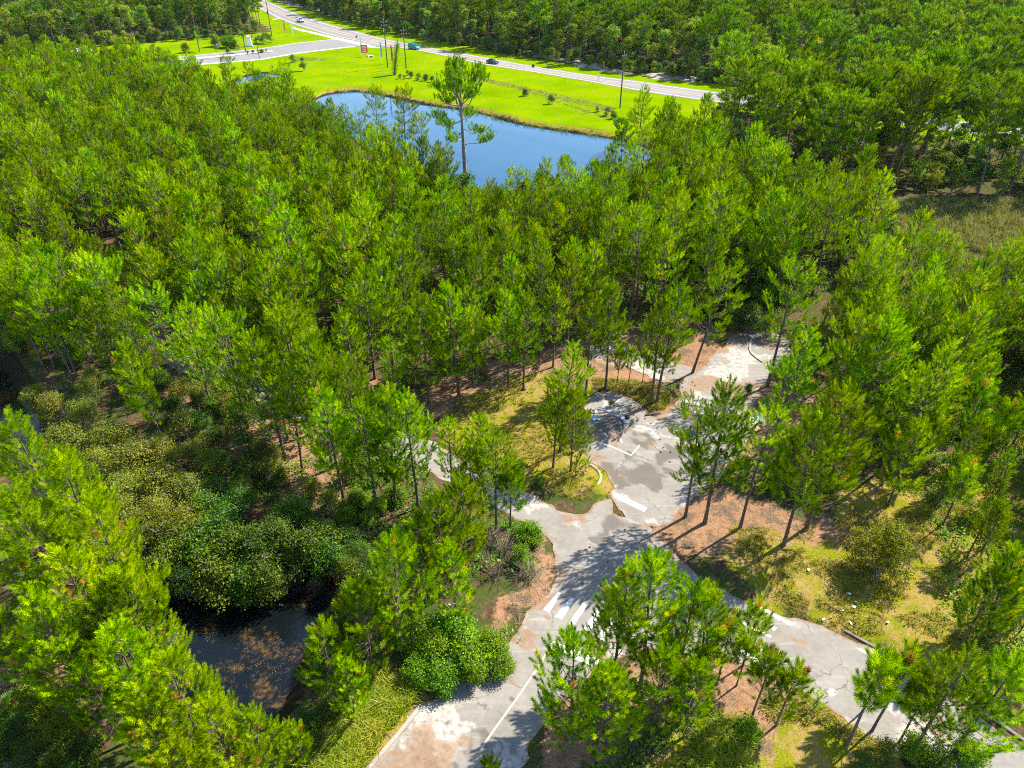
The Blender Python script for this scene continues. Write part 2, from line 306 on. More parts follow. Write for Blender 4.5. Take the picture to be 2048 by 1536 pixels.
HW_NEAR = [(-310.56,758.87),(-192.35,533.79),(-144.52,442.06),(-109.83,374.22),(-88.94,343.93),(-73.94,323.42),(-57.28,307.97),(-39.04,292.69),(-28.16,282.89),(-12.68,263.12),(6.99,248.17),(20.07,236.19),(25.93,230.95),(36.94,219.71),(43.88,214.44),(51.94,208.16),(74.24,194.32),(92.45,182.49),(118.31,167.54),(145.93,151.30)]
SIDE_FAR = [(-44.73,311.71),(-57.71,311.71),(-72.29,315.52),(-85.11,305.53),(-95.24,292.69),(-107.90,282.89),(-119.67,274.67),(-128.06,266.87),(-142.81,259.46),(-154.82,253.27),(-167.01,249.01),(-205.45,235.43)]
SIDE_NEAR = [(-42.69,296.09),(-55.67,299.57),(-62.19,298.40),(-78.07,285.02),(-87.96,272.19),(-100.70,264.98),(-113.70,259.46),(-122.95,255.01),(-137.66,249.01),(-149.80,244.06),(-161.67,240.07),(-198.63,226.62)]
WALK = [(-251.26,659.34),(-156.22,454.38),(-132.41,402.47),(-122.90,383.22),(-114.51,370.73),(-92.13,341.83),(-80.54,328.89),(-72.70,319.43)]
WALK2 = [(-55.86,299.57),(-47.74,291.57),(-38.77,282.89),(-27.16,271.70),(-12.22,252.41),(6.75,238.51),(21.15,226.62),(23.22,221.40),(25.57,217.04),(34.37,211.89),(42.53,206.94),(53.23,199.89),(73.08,186.97),(89.78,176.34),(114.89,161.82),(142.05,146.47)]
PATHC = [(-120.62,363.93),(-116.18,372.47),(-111.05,379.57)]
def smooth(p, it=2): return chaikin(p, it)
CREEK, POND, POND2, ROAD, LOT, PATCH = [smooth(p) for p in (CREEK, POND, POND2, ROAD, LOT, PATCH)]
def ragged(p, step, amp, sc, seed):
    q = resample(p, step); d = np.array(q)
    return d+np.c_[(vnoise(d[:, 0], d[:, 1], sc, seed)-.5)*2*amp+(vnoise(d[:, 0], d[:, 1], sc*.35, seed+5)-.5)*amp, (vnoise(d[:, 0], d[:, 1], sc, seed+1)-.5)*2*amp+(vnoise(d[:, 0], d[:, 1], sc*.35, seed+6)-.5)*amp]
ROADR = ragged(ROAD, .45, .35, 1.6, 3); LOTR = ragged(LOT, .45, .4, 1.6, 13); PATCHR = ragged(PATCH, .4, .5, 1.5, 23)
hwf = resample(chaikin(HW_FAR, 2, False), 3, False); hwn = resample(chaikin(HW_NEAR, 2, False), 3, False)
nn = 160
def res_n(p, n):
    p = np.array(p); d = np.r_[0, np.cumsum(np.hypot(*np.diff(p, axis=0).T))]; t = np.linspace(0, d[-1], n); return np.c_[np.interp(t, d, p[:, 0]), np.interp(t, d, p[:, 1])]
hwf, hwn = res_n(hwf, nn), res_n(hwn, nn)
# re-pair: for each near point the closest far point, so cross lines are square to the road
fd = resample(chaikin(HW_FAR, 2, False), .8, False)
hwf = np.array([fd[np.argmin(np.hypot(*(fd-q).T))] for q in hwn])
sif, sin_ = res_n(SIDE_FAR, 60), res_n(SIDE_NEAR, 60)
HWPOLY = [tuple(q) for q in hwf]+[tuple(q) for q in hwn[::-1]]
SIDEPOLY = [tuple(q) for q in sif]+[tuple(q) for q in sin_[::-1]]
# ------------------------------------------------------------------ ground
def axis(lo, hi, f, a, b, gr, mx):
    c = list(np.arange(a, b+1e-6, f)); s = f; x = b
    while x < hi: s = min(s*gr, mx); x += s; c.append(x)
    s = f; x = a
    while x > lo: s = min(s*gr, mx); x -= s; c.insert(0, x)
    return np.array(c)
ax = np.r_[-2500, -1500, -900, axis(-520, 520, .5, -62, 66, 1.06, 8), 900, 1500, 2500]
ay = np.r_[-1200, -500, -150, axis(-40, 640, .5, 18, 112, 1.012, 6), 900, 1800, 4500]
GX, GY = np.meshgrid(ax, ay); gx, gy = GX.ravel(), GY.ravel()
droad = np.minimum.reduce([sdist(ROAD, gx, gy), sdist(LOT, gx, gy), sdist(PATCH, gx, gy)])
dcreek, dpond, dpond2 = sdist(CREEK, gx, gy), sdist(POND, gx, gy), sdist(POND2, gx, gy)
dhw = np.minimum(sdist(HWPOLY, gx, gy), sdist(SIDEPOLY, gx, gy))
dlawn = sdist(LAWN, gx+(vnoise(gx, gy, 5, 61)-.5)*3, gy+(vnoise(gx, gy, 5, 62)-.5)*3)
bump = (vnoise(gx, gy, 3.1, 1)*.14+vnoise(gx, gy, 1.2, 2)*.07+vnoise(gx, gy, 14, 3)*.3)
bump *= sstep(.2, 2.2, droad)*sstep(1, 8, dhw)*np.where(dlawn < 0, .35, 1)
def ground_z(d1, d2, d3, b): return b-1.7*(1-sstep(-1.3, 1.3, d1))-2.2*(1-sstep(-3.5, 2.5, d2))-1.2*(1-sstep(-1.5, 1.5, d3))
gz = ground_z(dcreek, dpond, dpond2, bump)-.05*(1-sstep(-.6, .3, droad))-.06*(1-sstep(-1., .5, dhw))
mask = lambda d, w: 1-sstep(-w, w, d)
wx = gx+(vnoise(gx, gy, 3.2, 51)-.5)*4.5+(vnoise(gx, gy, 1.1, 52)-.5)*1.6; wy = gy+(vnoise(gx, gy, 3.2, 53)-.5)*4.5+(vnoise(gx, gy, 1.1, 54)-.5)*1.6
lawn = mask(dlawn, 1.)*(1-mask(np.minimum.reduce([sdist(p, gx, gy) for p in ROUGH]), 2.)*.5)
lawn *= sstep(.6, 3.2, dpond+(vnoise(gx, gy, 4, 33)-.5)*2.5)
lawn = np.maximum(lawn, mask(sdist(POINTLAWN, gx, gy), 2))
dry = np.max([mask(sdist(p, wx, wy), 2.0) for p in DRY], axis=0)
dry = np.maximum(dry, (dlawn < 1)*(1-sstep(1, 4, dpond)))
straw = np.max([mask(sdist(p, wx, wy), 1.8) for p in STRAW], axis=0)
marsh = mask(sdist(MARSH, wx, wy), 3)
sand = np.max([mask(sdist(p, wx, wy), 1.6) for p in SANDV], axis=0)
sand = np.maximum(sand, .38*(1-sstep(.0, .9, droad))*sstep(.5, .75, vnoise(gx, gy, 4.5, 41)))
sand = np.maximum(sand, mask(sdist([(14.42,47.79),(17.75,50.51),(21.72,51.22),(21.99,48.79),(17.01,47.14),(14.51,45.87)], wx, wy), 1.2)*.8)
wet = mask(np.minimum.reduce([dcreek-1.2, dpond2-.8, dpond-.4]), .9)
ny, nx = GX.shape; idx = np.arange(nx*ny).reshape(ny, nx)
F = np.stack([idx[:-1, :-1], idx[:-1, 1:], idx[1:, 1:], idx[1:, :-1]], -1).reshape(-1, 4)
t = NT('ground_cover')
z1 = t.sep(t.attr('zone_a').outputs['Color']); z2 = t.sep(t.attr('zone_b').outputs['Color'])
nA = t.noise(.55, 5, .6); nB = t.noise(2.6, 5, .65); nC = t.noise(13, 4, .6); nD = t.noise(.09, 3)
wob = t.math('ADD', t.math('MULTIPLY_ADD', nA, .7, -.35), t.math('MULTIPLY_ADD', nB, .9, -.45))
def zone(s, lo=.38, hi=.62): return t.step(lo, hi, t.math('ADD', s, t.math('MULTIPLY', wob, t.math('MULTIPLY', t.math('MULTIPLY', s, t.math('SUBTRACT', 1., s)), 4.))))
litter = t.ramp(nB, [(.3, (0.031, 0.02108, 0.0124)), (.5, (0.0744, 0.0465, 0.02604)), (.68, (0.1302, 0.0837, 0.04836))])
litter = t.mix(t.step(.40, .60, nA), litter, t.ramp(nC, [(.35, (0.0217, 0.0372, 0.00744)), (.65, (0.062, 0.0806, 0.0186))]))
strawc = t.ramp(t.math('ADD', t.math('MULTIPLY', nC, .6), t.math('MULTIPLY', nB, .4)), [(.32, (0.0773, 0.0425, 0.0232)), (.5, (0.201, 0.112, 0.0618)), (.66, (0.31, 0.194, 0.112))])
strawc = t.mix(t.step(.50, .62, nA), strawc, t.ramp(nC, [(.3, (.05, .035, .022)), (.55, (.12, .085, .055)), (.75, (.21, .16, .11))]))
strawc = t.mix(t.math('MULTIPLY', t.step(.60, .72, nB), .7), strawc, t.ramp(nC, [(.35, (.06, .085, .01)), (.7, (.16, .17, .03))]))
dryc = t.ramp(t.math('ADD', t.math('MULTIPLY', nC, .55), t.math('MULTIPLY', nB, .45)), [(.34, (0.051, 0.0467, 0.0085)), (.47, (0.17, 0.14, 0.0187)), (.6, (0.255, 0.2, 0.0467)), (.7, (0.281, 0.204, 0.0935))])
dryc = t.mix(t.step(.48, .62, nB), dryc, strawc); dryc = t.mix(t.step(.47, .58, nA), dryc, t.ramp(nC, [(.35, (.075, .09, .004)), (.7, (.21, .20, .012))]))
lawnc = t.ramp(t.math('ADD', t.math('MULTIPLY', nD, .55), t.math('MULTIPLY', nB, .45)), [(.32, (.07, .14, .0)), (.52, (.12, .19, .0)), (.70, (.19, .20, .001))])
lawnc = t.mix(t.step(.60, .8, t.math('ADD', t.math('MULTIPLY', nA, .6), t.math('MULTIPLY', nC, .4))), lawnc, (.19, .17, .02))
marshc = t.ramp(nB, [(.3, (0.0651, 0.0698, 0.0232)), (.6, (0.158, 0.14, 0.0512)), (.75, (0.223, 0.186, 0.0837))])
sandc = t.ramp(nC, [(.3, (0.248, 0.2108, 0.1674)), (.7, (0.3844, 0.3472, 0.2976))])
c = litter
c = t.mix(zone(z1[1]), c, dryc); c = t.mix(zone(z1[2]), c, strawc); c = t.mix(zone(z2[0]), c, marshc); c = t.mix(zone(z1[0]), c, lawnc)
c = t.mix(zone(z2[1]), c, sandc); c = t.mix(zone(z2[2]), c, t.ramp(nC, [(.3, (0.0124, 0.00992, 0.0062)), (.7, (0.0372, 0.0279, 0.0155))]))
M['ground'] = t.bsdf(c, 1., 0., t.math('ADD', nC, t.math('MULTIPLY', nB, 1.5)), .7, .06)
o1 = np.ones_like(gx)
kind(link('ground', mesh('ground', np.c_[gx, gy, gz], F, M['ground'], {'zone_a': np.c_[lawn, dry, straw, o1], 'zone_b': np.c_[marsh, sand, wet, o1]}, smooth=True)), 'structure')
def gh(x, y):
    x = np.atleast_1d(np.asarray(x, float)); y = np.atleast_1d(np.asarray(y, float))
    i = np.clip(np.searchsorted(ax, x)-1, 0, nx-2); j = np.clip(np.searchsorted(ay, y)-1, 0, ny-2)
    u = (x-ax[i])/(ax[i+1]-ax[i]); v = (y-ay[j])/(ay[j+1]-ay[j]); g = gz.reshape(ny, nx)
    return (g[j, i]*(1-u)+g[j, i+1]*u)*(1-v)+(g[j+1, i]*(1-u)+g[j+1, i+1]*u)*v
# ------------------------------------------------------------------ water
def water(name, poly, z, grow, mat):
    P = np.array(poly); c = P.mean(0); q = resample(poly, 2.)
    t_ = np.roll(q, -1, 0)-np.roll(q, 1, 0); t_ /= np.hypot(*t_.T)[:, None]; a = .5*np.sum(q[:, 0]*np.roll(q[:, 1], -1)-np.roll(q[:, 0], -1)*q[:, 1])
    q = q+np.c_[t_[:, 1], -t_[:, 0]]*grow*(1 if a > 0 else -1)
    V, F = fill_poly(q, 6, False)
    return kind(link(name, mesh(name, np.c_[V, np.full(len(V), z)], F, mat)), 'structure')
t = NT('pond_water'); n1 = t.noise(.9, 3); n2 = t.noise(.05, 2)
M['pond'] = t.bsdf(t.mix(n2, (.006, .04, .085), (.012, .06, .115)), .05, .28, n1, .035, .1, IOR=1.33)
t = NT('creek_water'); n1 = t.noise(1.0, 3); nb = t.noise(.38, 3, .5); nf = t.noise(3.2, 6, .75, .6); nm = t.noise(.16, 2)
weed = t.step(.50, .66, t.math('ADD', t.math('MULTIPLY', nb, .62), t.math('MULTIPLY', nf, .40)))
bedc = t.mix(weed, (.003, .005, .006), t.ramp(nf, [(.3, (.015, .010, .002)), (.5, (.05, .028, .006)), (.7, (.14, .078, .018))]))
M['creek'] = t.bsdf(bedc, .06, .5, n1, .03, .1, IOR=1.33)
water('pond', POND, -.8, 1.6, M['pond']); water('small_pond', POND2, -.5, .8, M['pond']); water('creek', CREEK, -.9, 1.0, M['creek'])
# ------------------------------------------------------------------ old asphalt
t = NT('old_asphalt')
zc = t.sep(t.attr('cover').outputs['Color']); edge = t.attr('edge').outputs['Fac']
nA = t.noise(.33, 5, .6); nB = t.noise(2.2, 6, .65); nC = t.noise(16, 4, .7); nF = t.noise(70, 2, .6)
base = t.ramp(t.math('ADD', t.math('MULTIPLY', nA, .6), t.math('MULTIPLY', nB, .4)), [(.33, (0.14, 0.125, 0.109)), (.5, (0.193, 0.176, 0.154)), (.66, (0.242, 0.223, 0.2))])
base = t.mix(t.math('MULTIPLY', t.step(.3, .7, nF), .35), base, (0.1188, 0.1089, 0.0957))
mp = t.n('Mapping'); mp.inputs['Rotation'].default_value = (0, 0, .78); mp.inputs['Scale'].default_value = (.18, 2.2, 1); t.put(mp.inputs[0], t.pos())
streak = t.noise(1.0, 5, .7, .3, mp.outputs[0])
base = t.mix(t.math('MULTIPLY', t.step(.52, .72, streak), .55), base, (0.2772, 0.2541, 0.2211))
base = t.mix(t.math('MULTIPLY', t.step(.58, .75, t.noise(1.3, 5, .7, .5, mp.outputs[0])), .45), base, (0.099, 0.0858, 0.0726))
vor = t.n('TexVoronoi', feature='DISTANCE_TO_EDGE'); vor.inputs['Scale'].default_value = .32
wv = t.n('VectorMath', operation='ADD'); t.put(wv.inputs[0], t.pos()); nq = t.n('TexNoise'); nq.inputs['Scale'].default_value = 1.1; nq.inputs['Detail'].default_value = 4; t.put(nq.inputs[0], t.pos()); t.put(wv.inputs[1], nq.outputs['Color']); t.put(vor.inputs['Vector'], wv.outputs[0])
crack = t.math('MULTIPLY', t.math('SUBTRACT', 1., t.step(.004, .018, vor.outputs['Distance'])), t.step(.45, .6, nA))
base = t.mix(t.math('MULTIPLY', crack, .6), base, (0.0594, 0.0528, 0.0429))
wob = t.math('ADD', t.math('MULTIPLY_ADD', nA, .9, -.45), t.math('MULTIPLY_ADD', nB, 1.1, -.55))
def zn(s, lo=.40, hi=.60): return t.step(lo, hi, t.math('ADD', s, t.math('MULTIPLY', wob, t.math('MULTIPLY', t.math('MULTIPLY', s, t.math('SUBTRACT', 1., s)), 4.))))
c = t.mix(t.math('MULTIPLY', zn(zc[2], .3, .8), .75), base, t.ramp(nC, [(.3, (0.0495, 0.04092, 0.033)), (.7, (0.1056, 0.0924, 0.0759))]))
c = t.mix(t.math('MULTIPLY', zn(zc[0], .25, .8), t.step(.3, .62, nB)), c, t.ramp(nC, [(.3, (.27, .245, .21)), (.7, (.37, .345, .31))]))
strw = t.ramp(t.math('ADD', t.math('MULTIPLY', nC, .6), t.math('MULTIPLY', nB, .4)), [(.32, (0.0864, 0.0499, 0.03)), (.5, (0.186, 0.113, 0.0665)), (.66, (0.266, 0.179, 0.113))])
c = t.mix(t.math('MULTIPLY', zn(zc[1], .25, .8), t.math('MULTIPLY_ADD', t.step(.35, .6, nC), .6, .4)), c, strw)
ed = t.math('MULTIPLY', t.step(.40, .05, t.math('ADD', edge, t.math('MULTIPLY', wob, .9))), .85)
c = t.mix(ed, c, t.mix(t.step(.36, .5, nA), t.ramp(nC, [(.3, (.19, .165, .135)), (.7, (.29, .26, .22))]), strw))
M['asphalt'] = t.bsdf(c, .92, .2, t.math('ADD', nC, t.math('MULTIPLY', nF, .6)), .25, .012)
def blobs(V, spec, soft=.5):
    out = np.zeros(len(V)); V = V+np.c_[vnoise(V[:, 0], V[:, 1], 1.5, 71)-.5, vnoise(V[:, 0], V[:, 1], 1.5, 72)-.5]*2.6+np.c_[vnoise(V[:, 0], V[:, 1], .6, 73)-.5, vnoise(V[:, 0], V[:, 1], .6, 74)-.5]*.9
    for x, y, r in spec: out = np.maximum(out, 1-sstep(r*(1-soft), r*(1+soft), np.hypot(V[:, 0]-x, V[:, 1]-y)))
    return out
R_SAND = [(-4.67,26.02,1.3),(-3.91,26.62,1),(-5.86,26.16,0.6),(-6.49,24.61,0.7),(1.42,34.21,0.6),(14.63,36.62,0.5),(21.50,33.99,0.6),(7.57,31.75,1),(6.84,31.48,0.8),(-0.45,24.88,0.8),(0.50,24.17,0.9),(18.43,36.22,0.4),(5.10,45.36,0.5),(2.52,46.93,0.5),(-5.71,49.51,1.5),(-1.99,47.70,1),(26.79,27.38,1.2),(27.62,25.86,1.4),(24.58,32.19,0.4),(-22.11,60.30,2),(-35.11,67.37,2),(-49.68,76.52,2.5),(-67.74,86.90,2.5)]
R_STRAW = [(-7.11,24.81,1.2),(-5.43,23.95,1.3),(-4.59,24.82,0.9),(-7.29,23.75,1.1),(1.41,37.17,1),(2.09,40.62,1.2),(2.63,38.68,1),(0.77,33.03,0.7),(-1.39,31.21,0.6),(-3.27,29.63,0.6),(11.63,24.39,0.5),(19.78,33.18,0.5),(21.33,32.22,0.35),(20.69,32.47,0.3),(6.09,32.89,0.6),(7.89,32.54,0.5),(5.57,46.09,1),(3.93,40.05,0.35),(12.79,41.91,1),(12.92,40.09,0.6),(27.56,26.79,1),(6.01,32.04,0.6),(6.61,31.07,0.8),(17.35,29.89,0.5),(-28.50,63.81,1.5),(-42.20,70.84,2),(-13.07,55.46,1.5),(1.68,32.29,0.25),(-0.32,30.22,0.3),(2.87,34.53,0.3),(4.76,40.09,0.3)]
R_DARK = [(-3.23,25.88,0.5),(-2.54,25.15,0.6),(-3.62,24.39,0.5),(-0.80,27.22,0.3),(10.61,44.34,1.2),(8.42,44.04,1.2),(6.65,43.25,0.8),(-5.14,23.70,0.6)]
L_SAND = [(9.53,49.50,0.9),(10.26,47.92,0.8),(9.22,48.70,0.7),(16.75,47.05,1.6),(15.27,45.98,1.1),(20.37,62.42,1.8),(20.53,65.23,1.2),(14.22,58.43,0.8),(14.95,58.14,0.7),(26.42,72.31,1.8),(24.97,68.96,1.8),(23.77,68.31,1.2),(26.24,69.28,1.6),(28.39,72.81,1.5),(30.81,72.73,1.2),(8.23,50.31,0.8),(13.30,44.54,0.7),(11.00,61.88,1.2),(14.95,59.56,0.6)]
L_STRAW = [(21.04,66.44,1.4),(22.74,66.65,1.6),(24.67,65.68,1.9),(26.37,65.63,1.6),(26.36,63.48,1.4),(32.32,75.70,1.2),(29.55,76.67,1),(28.15,65.73,1.2),(8.59,53.72,0.7),(9.72,57.30,0.7),(7.94,57.30,0.7),(14.43,56.24,0.25),(11.29,48.46,0.3),(10.76,51.48,0.4),(13.59,43.84,0.8),(15.07,60.48,0.9),(13.19,62.16,1),(24.67,63.33,1.5),(26.30,75.26,1.6),(18.50,64.74,1.2),(10.97,57.21,0.9)]
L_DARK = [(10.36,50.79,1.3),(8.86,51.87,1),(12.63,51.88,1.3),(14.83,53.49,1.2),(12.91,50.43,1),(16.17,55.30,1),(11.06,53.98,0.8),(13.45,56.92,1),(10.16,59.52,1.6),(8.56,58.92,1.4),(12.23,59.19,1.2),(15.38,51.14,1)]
def pavement(name, poly, z, sandl, strawl, darkl):
    V, F = fill_poly(poly, .45); d = -sdist([tuple(q) for q in poly], V[:, 0], V[:, 1])
    cov = np.c_[blobs(V, sandl), blobs(V, strawl), blobs(V, darkl, .7), np.ones(len(V))]
    return kind(link(name, mesh(name, np.c_[V, np.full(len(V), z)], F, M['asphalt'], {'cover': cov, 'edge': np.clip(d/.9, 0, 1)})), 'structure')
road = pavement('old_road', ROADR, .012, R_SAND, R_STRAW, R_DARK)
lot = pavement('old_parking_lot', LOTR, .018, L_SAND, L_STRAW, L_DARK)
P_ST = [(10.38,71.66,1.5),(17.70,66.65,1.6),(13.33,71.66,1.5),(20.59,66.95,1.4)]
pavement('old_pavement', PATCHR, .010, [(11.34,72.41,1.6),(14.85,69.99,1.5),(17.04,69.05,1.2)], P_ST, [])
def quad_on(q, z, name, mat, parent):
    V = np.c_[np.array(q), np.full(4, z)]
    a = V[:, :2]; s = np.sum(a[:, 0]*np.roll(a[:, 1], -1)-np.roll(a[:, 0], -1)*a[:, 1])
    return link(name, mesh(name, V, np.array([[0, 1, 2, 3]] if s > 0 else [[3, 2, 1, 0]]), mat), parent)
for q in ([(3.70,37.37),(3.88,37.17),(2.88,35.36),(2.39,35.62)], [(4.63,36.81),(4.89,36.62),(3.80,34.72),(3.26,34.97)], [(5.52,36.26),(5.83,36.02),(4.63,34.11),(4.27,34.35)], [(6.51,35.59),(6.80,35.41),(5.74,33.49),(5.24,33.73)], [(7.52,34.99),(7.79,34.76),(6.79,32.82),(6.30,33.12)],
          [(18.60,36.16),(18.84,36.30),(20.60,34.85),(20.32,34.58)], [(17.92,35.22),(18.17,35.43),(19.90,33.95),(19.63,33.69)], [(17.26,34.35),(17.46,34.54),(19.27,33.25),(19.11,33.07)], [(16.64,33.25),(16.88,33.47),(18.50,32.14),(18.24,31.89)], [(16.06,32.31),(16.30,32.52),(17.87,31.23),(17.61,30.94)]):
    quad_on(q, .017, 'crosswalk_bar', M['paint'], road)
quad_on([(3.02,32.82),(2.70,32.20),(6.45,30.34),(6.88,30.98)], .017, 'stop_bar', M['paint'], road)
quad_on([(9.69,48.65),(9.39,48.12),(11.81,46.24),(12.20,46.75)], .023, 'stop_bar', M['paint'], lot)
def line(pts, w, z, name, mat, parent, n=12): return strip(res_n(pts, n), w/2, z, name, mat, parent)
for pts, w in (([(7.82,56.63),(9.83,55.59),(11.74,54.11)], .14), ([(11.74,54.11),(12.81,55.67)], .12), ([(14.21,57.54),(14.87,58.38)], .1), ([(11.03,56.72),(11.15,56.07)], .13), ([(9.46,57.71),(9.79,56.96)], .1), ([(15.53,57.13),(16.17,57.04)], .14), ([(16.70,56.88),(17.18,56.72)], .12), ([(15.22,57.71),(15.41,57.04)], .1), ([(17.98,56.15),(18.90,55.75)], .12)):
    line(pts, w, .023, 'parking_line', M['paint_worn'], lot)
line([(2.78,32.31),(1.81,30.54),(0.20,28.05),(-1.28,25.86),(-2.05,24.60)], .16, .0165, 'centre_line', M['faded'], road, 30)
line([(5.72,32.47),(11.87,36.07),(11.62,41.73)], .08, .0165, 'pavement_seam', M['faded'], road, 30)
arrow = MB(); 
for pts in ([(21.76,28.72),(21.98,28.95),(22.26,28.95),(22.35,28.72),(22.13,28.42),(21.84,28.39)], [(22.35,28.91),(22.40,28.76),(22.15,28.57)], [(22.18,28.65),(22.36,28.57),(22.35,28.72)]):
    arrow.add([(x, y, .017) for x, y in pts], [tuple(range(len(pts)))[::-1]])
arrow.build('road_marking', M['paint'], road)
K1 = res_n(chaikin([(2.62,49.67),(3.97,48.79),(5.82,48.72),(7.24,49.19),(8.16,49.95),(8.49,50.86),(8.26,51.94),(7.56,52.67)], 3, False), 60)
tag(kerb(K1, .28, .14, 'kerb', M['kerb']), 'curved concrete kerb round the tip of the grassy island', 'kerb', 'old concrete kerbs')
K2 = res_n([(-9.07,23.39),(-7.62,25.43),(-6.13,27.69)], 40)
tag(kerb(K2, .3, .15, 'kerb', M['kerb']), 'straight sunlit kerb between tall grass and straw covered road edge', 'kerb', 'old concrete kerbs')
K3 = res_n(chaikin([(29.93,76.91),(29.14,74.72),(28.87,73.55),(29.16,72.40),(29.73,71.28)], 3, False), 40)
tag(kerb(K3, .22, .14, 'kerb', M['kerb']), 'thin pale curved kerb at the far end of the parking lot', 'kerb', 'old concrete kerbs')
K4 = res_n(chaikin([(24.90,33.69),(26.26,32.47),(27.90,31.23),(29.83,29.33),(31.56,27.40),(33.48,24.99)], 2, False), 60)
tag(kerb(K4, .26, .12, 'kerb', plain('mossy_kerb', (.13, .115, .08), .95, .35, 4)), 'dark mossy kerb along the grassy side of the lower road', 'kerb', 'old concrete kerbs')
# ------------------------------------------------------------------ highway, side road, walks
t = NT('highway_asphalt'); nA = t.noise(.08, 4); nB = t.noise(1.4, 4)
M['hw'] = t.bsdf(t.mix(nB, t.ramp(nA, [(.35, (0.135, 0.128, 0.125)), (.65, (0.185, 0.177, 0.171))]), (0.163, 0.154, 0.149)), .9, .2)
def band(a, b, z, name, mat):
    n = len(a); V = np.r_[np.c_[a, np.full(n, z)], np.c_[b, np.full(n, z)]]; F = [(n+i, n+i+1, i+1, i) for i in range(n-1)]
    F = np.array(F); p = V[F[0]]; 
    if np.cross(p[1]-p[0], p[2]-p[0])[2] < 0: F = F[:, ::-1]
    return kind(link(name, mesh(name, V, F, mat)), 'structure')
sideroad = band(sif, sin_, .012, 'side_road', M['hw']); hw = band(hwf, hwn, .018, 'highway', M['hw'])
def lane(f, w, z, name, mat, a=0, b=nn, dash=None):
    L = hwf*(1-f)+hwn*f
    if dash is None: return strip(resample(L[a:b], 4, False), w/2, z, name, mat, hw)
    L = resample(L[a:b], dash, False)
    for i in range(0, len(L)-1, 3): strip(np.array([L[i], L[i]*.5+L[i+1]*.5, L[i+1]]), w/2, z, name, mat, hw)
lane(.42, .18, .023, 'yellow_lane_line', M['paint_yellow']); lane(.60, .18, .023, 'yellow_lane_line', M['paint_yellow'])
lane(.455, .16, .023, 'yellow_lane_dash', M['paint_yellow'], 20, 120, 3.5); lane(.565, .16, .023, 'yellow_lane_dash', M['paint_yellow'], 20, 120, 3.5)
lane(.12, .2, .023, 'white_edge_line', M['paint']); lane(.90, .2, .023, 'white_edge_line', M['paint'])
strip(res_n(WALK, 60), 1.3, .030, 'sidewalk', M['concrete'])['kind'] = 'structure'
strip(res_n(chaikin(WALK2, 1, False), 120), 1.25, .030, 'sidewalk', M['concrete'])['kind'] = 'structure'
strip(res_n(PATHC, 10), 1.0, .026, 'sidewalk', M['concrete'])['kind'] = 'structure'
for i, f in enumerate((0, .2, .4, .6, .8, 1)):
    a = np.array([(-72.70,319.43),(-55.86,299.57)]); L = a[0]*(1-f)+a[1]*f
strip(res_n([(-73.38,320.75),(-64.47,310.45),(-55.47,299.57)], 8), 1.5, .027, 'crosswalk', M['paint'])['kind'] = 'structure'
strip(sin_[6:]+np.array([0, -1.0]), .9, .034, 'sidewalk', M['concrete'])['kind'] = 'structure'
k = strip(sif[6:]+np.array([0, .35]), .35, .036, 'kerb_strip', M['concrete']); k['kind'] = 'structure'
MED = np.array([(-89.41,289.36),(-93.43,287.17),(-97.07,283.95),(-105.21,278.21),(-115.52,272.19),(-125.23,265.92),(-124.05,263.12),(-114.22,268.78),(-104.17,275.17),(-96.10,280.80),(-92.48,283.95),(-88.50,286.09)])
Vm, Fm = fill_poly(MED, 3, False)
kind(link('median_strip', mesh('median_strip', np.c_[Vm, np.full(len(Vm), .11)], Fm, M['concrete'])), 'structure')
q = [(-141.26,412.79),(-123.34,388.81),(-113.14,374.22)]
# ------------------------------------------------------------------ vegetation builders
def unit(v): return v/(np.linalg.norm(v, axis=-1, keepdims=True)+1e-9)
def frames(ax_, rg):
    """orthonormal frames with the third axis along ax_, random spin -> (n,3,3) rows u,w,a"""
    a = unit(ax_); h = np.where(np.abs(a[:, 2:3]) < .95, np.array([[0, 0, 1.]]), np.array([[1., 0, 0]]))
    u = unit(np.cross(a, h)); w = np.cross(a, u); th = rg.random(len(a))*2*PI; c, s = np.cos(th)[:, None], np.sin(th)[:, None]
    return np.stack([u*c+w*s, -u*s+w*c, a], 1)
def needle_tmpl(rg, n, L, nl, wd):
    """bottle-brush shoot along +z: n thin triangles"""
    s = np.sort(rg.random(n))**.8*L; th = np.arange(n)*2.39996+rg.random(n)*.5; a = np.interp(s/L, [0, 1], [.95, .25])+rg.normal(0, .12, n)
    ln = nl*(.8+.4*rg.random(n)); d = np.c_[np.sin(a)*np.cos(th), np.sin(a)*np.sin(th), np.cos(a)]
    b = np.c_[np.zeros((n, 2)), s]; r = unit(rg.normal(size=(n, 3))); p = unit(np.cross(d, r))*wd/2
    tip = b+d*ln[:, None]; tip[:, 2] -= .06*nl
    return np.stack([b+d*ln[:, None]*.12-p, b+d*ln[:, None]*.12+p, tip], 1)
def place(tm, P, A, sc, rg):
    """templates tm (k,3,3) onto points P along axes A with scale sc -> verts, per-tuft repeat count"""
    Fm = frames(A, rg); V = np.einsum('kvj,nji->nkvi', tm, Fm)*sc[:, None, None, None]+P[:, None, None, :]
    return V.reshape(-1, 3)
def crown_mesh(name, P, A, sc, tint, mat, rg, n=38, L=.5, nl=.27, wd=.032):
    V = []; T = []
    sets = [needle_tmpl(rg, n, L, nl, wd) for _ in range(5)]; which = rg.integers(0, 5, len(P))
    for k in range(5):
        q = which == k
        if q.any(): V.append(place(sets[k], P[q], A[q], sc[q], rg)); T.append(np.repeat(tint[q], n*3))
    V = np.concatenate(V); T = np.concatenate(T)
    return mesh(name, V, np.arange(len(V)).reshape(-1, 3), mat, {'tint': T})
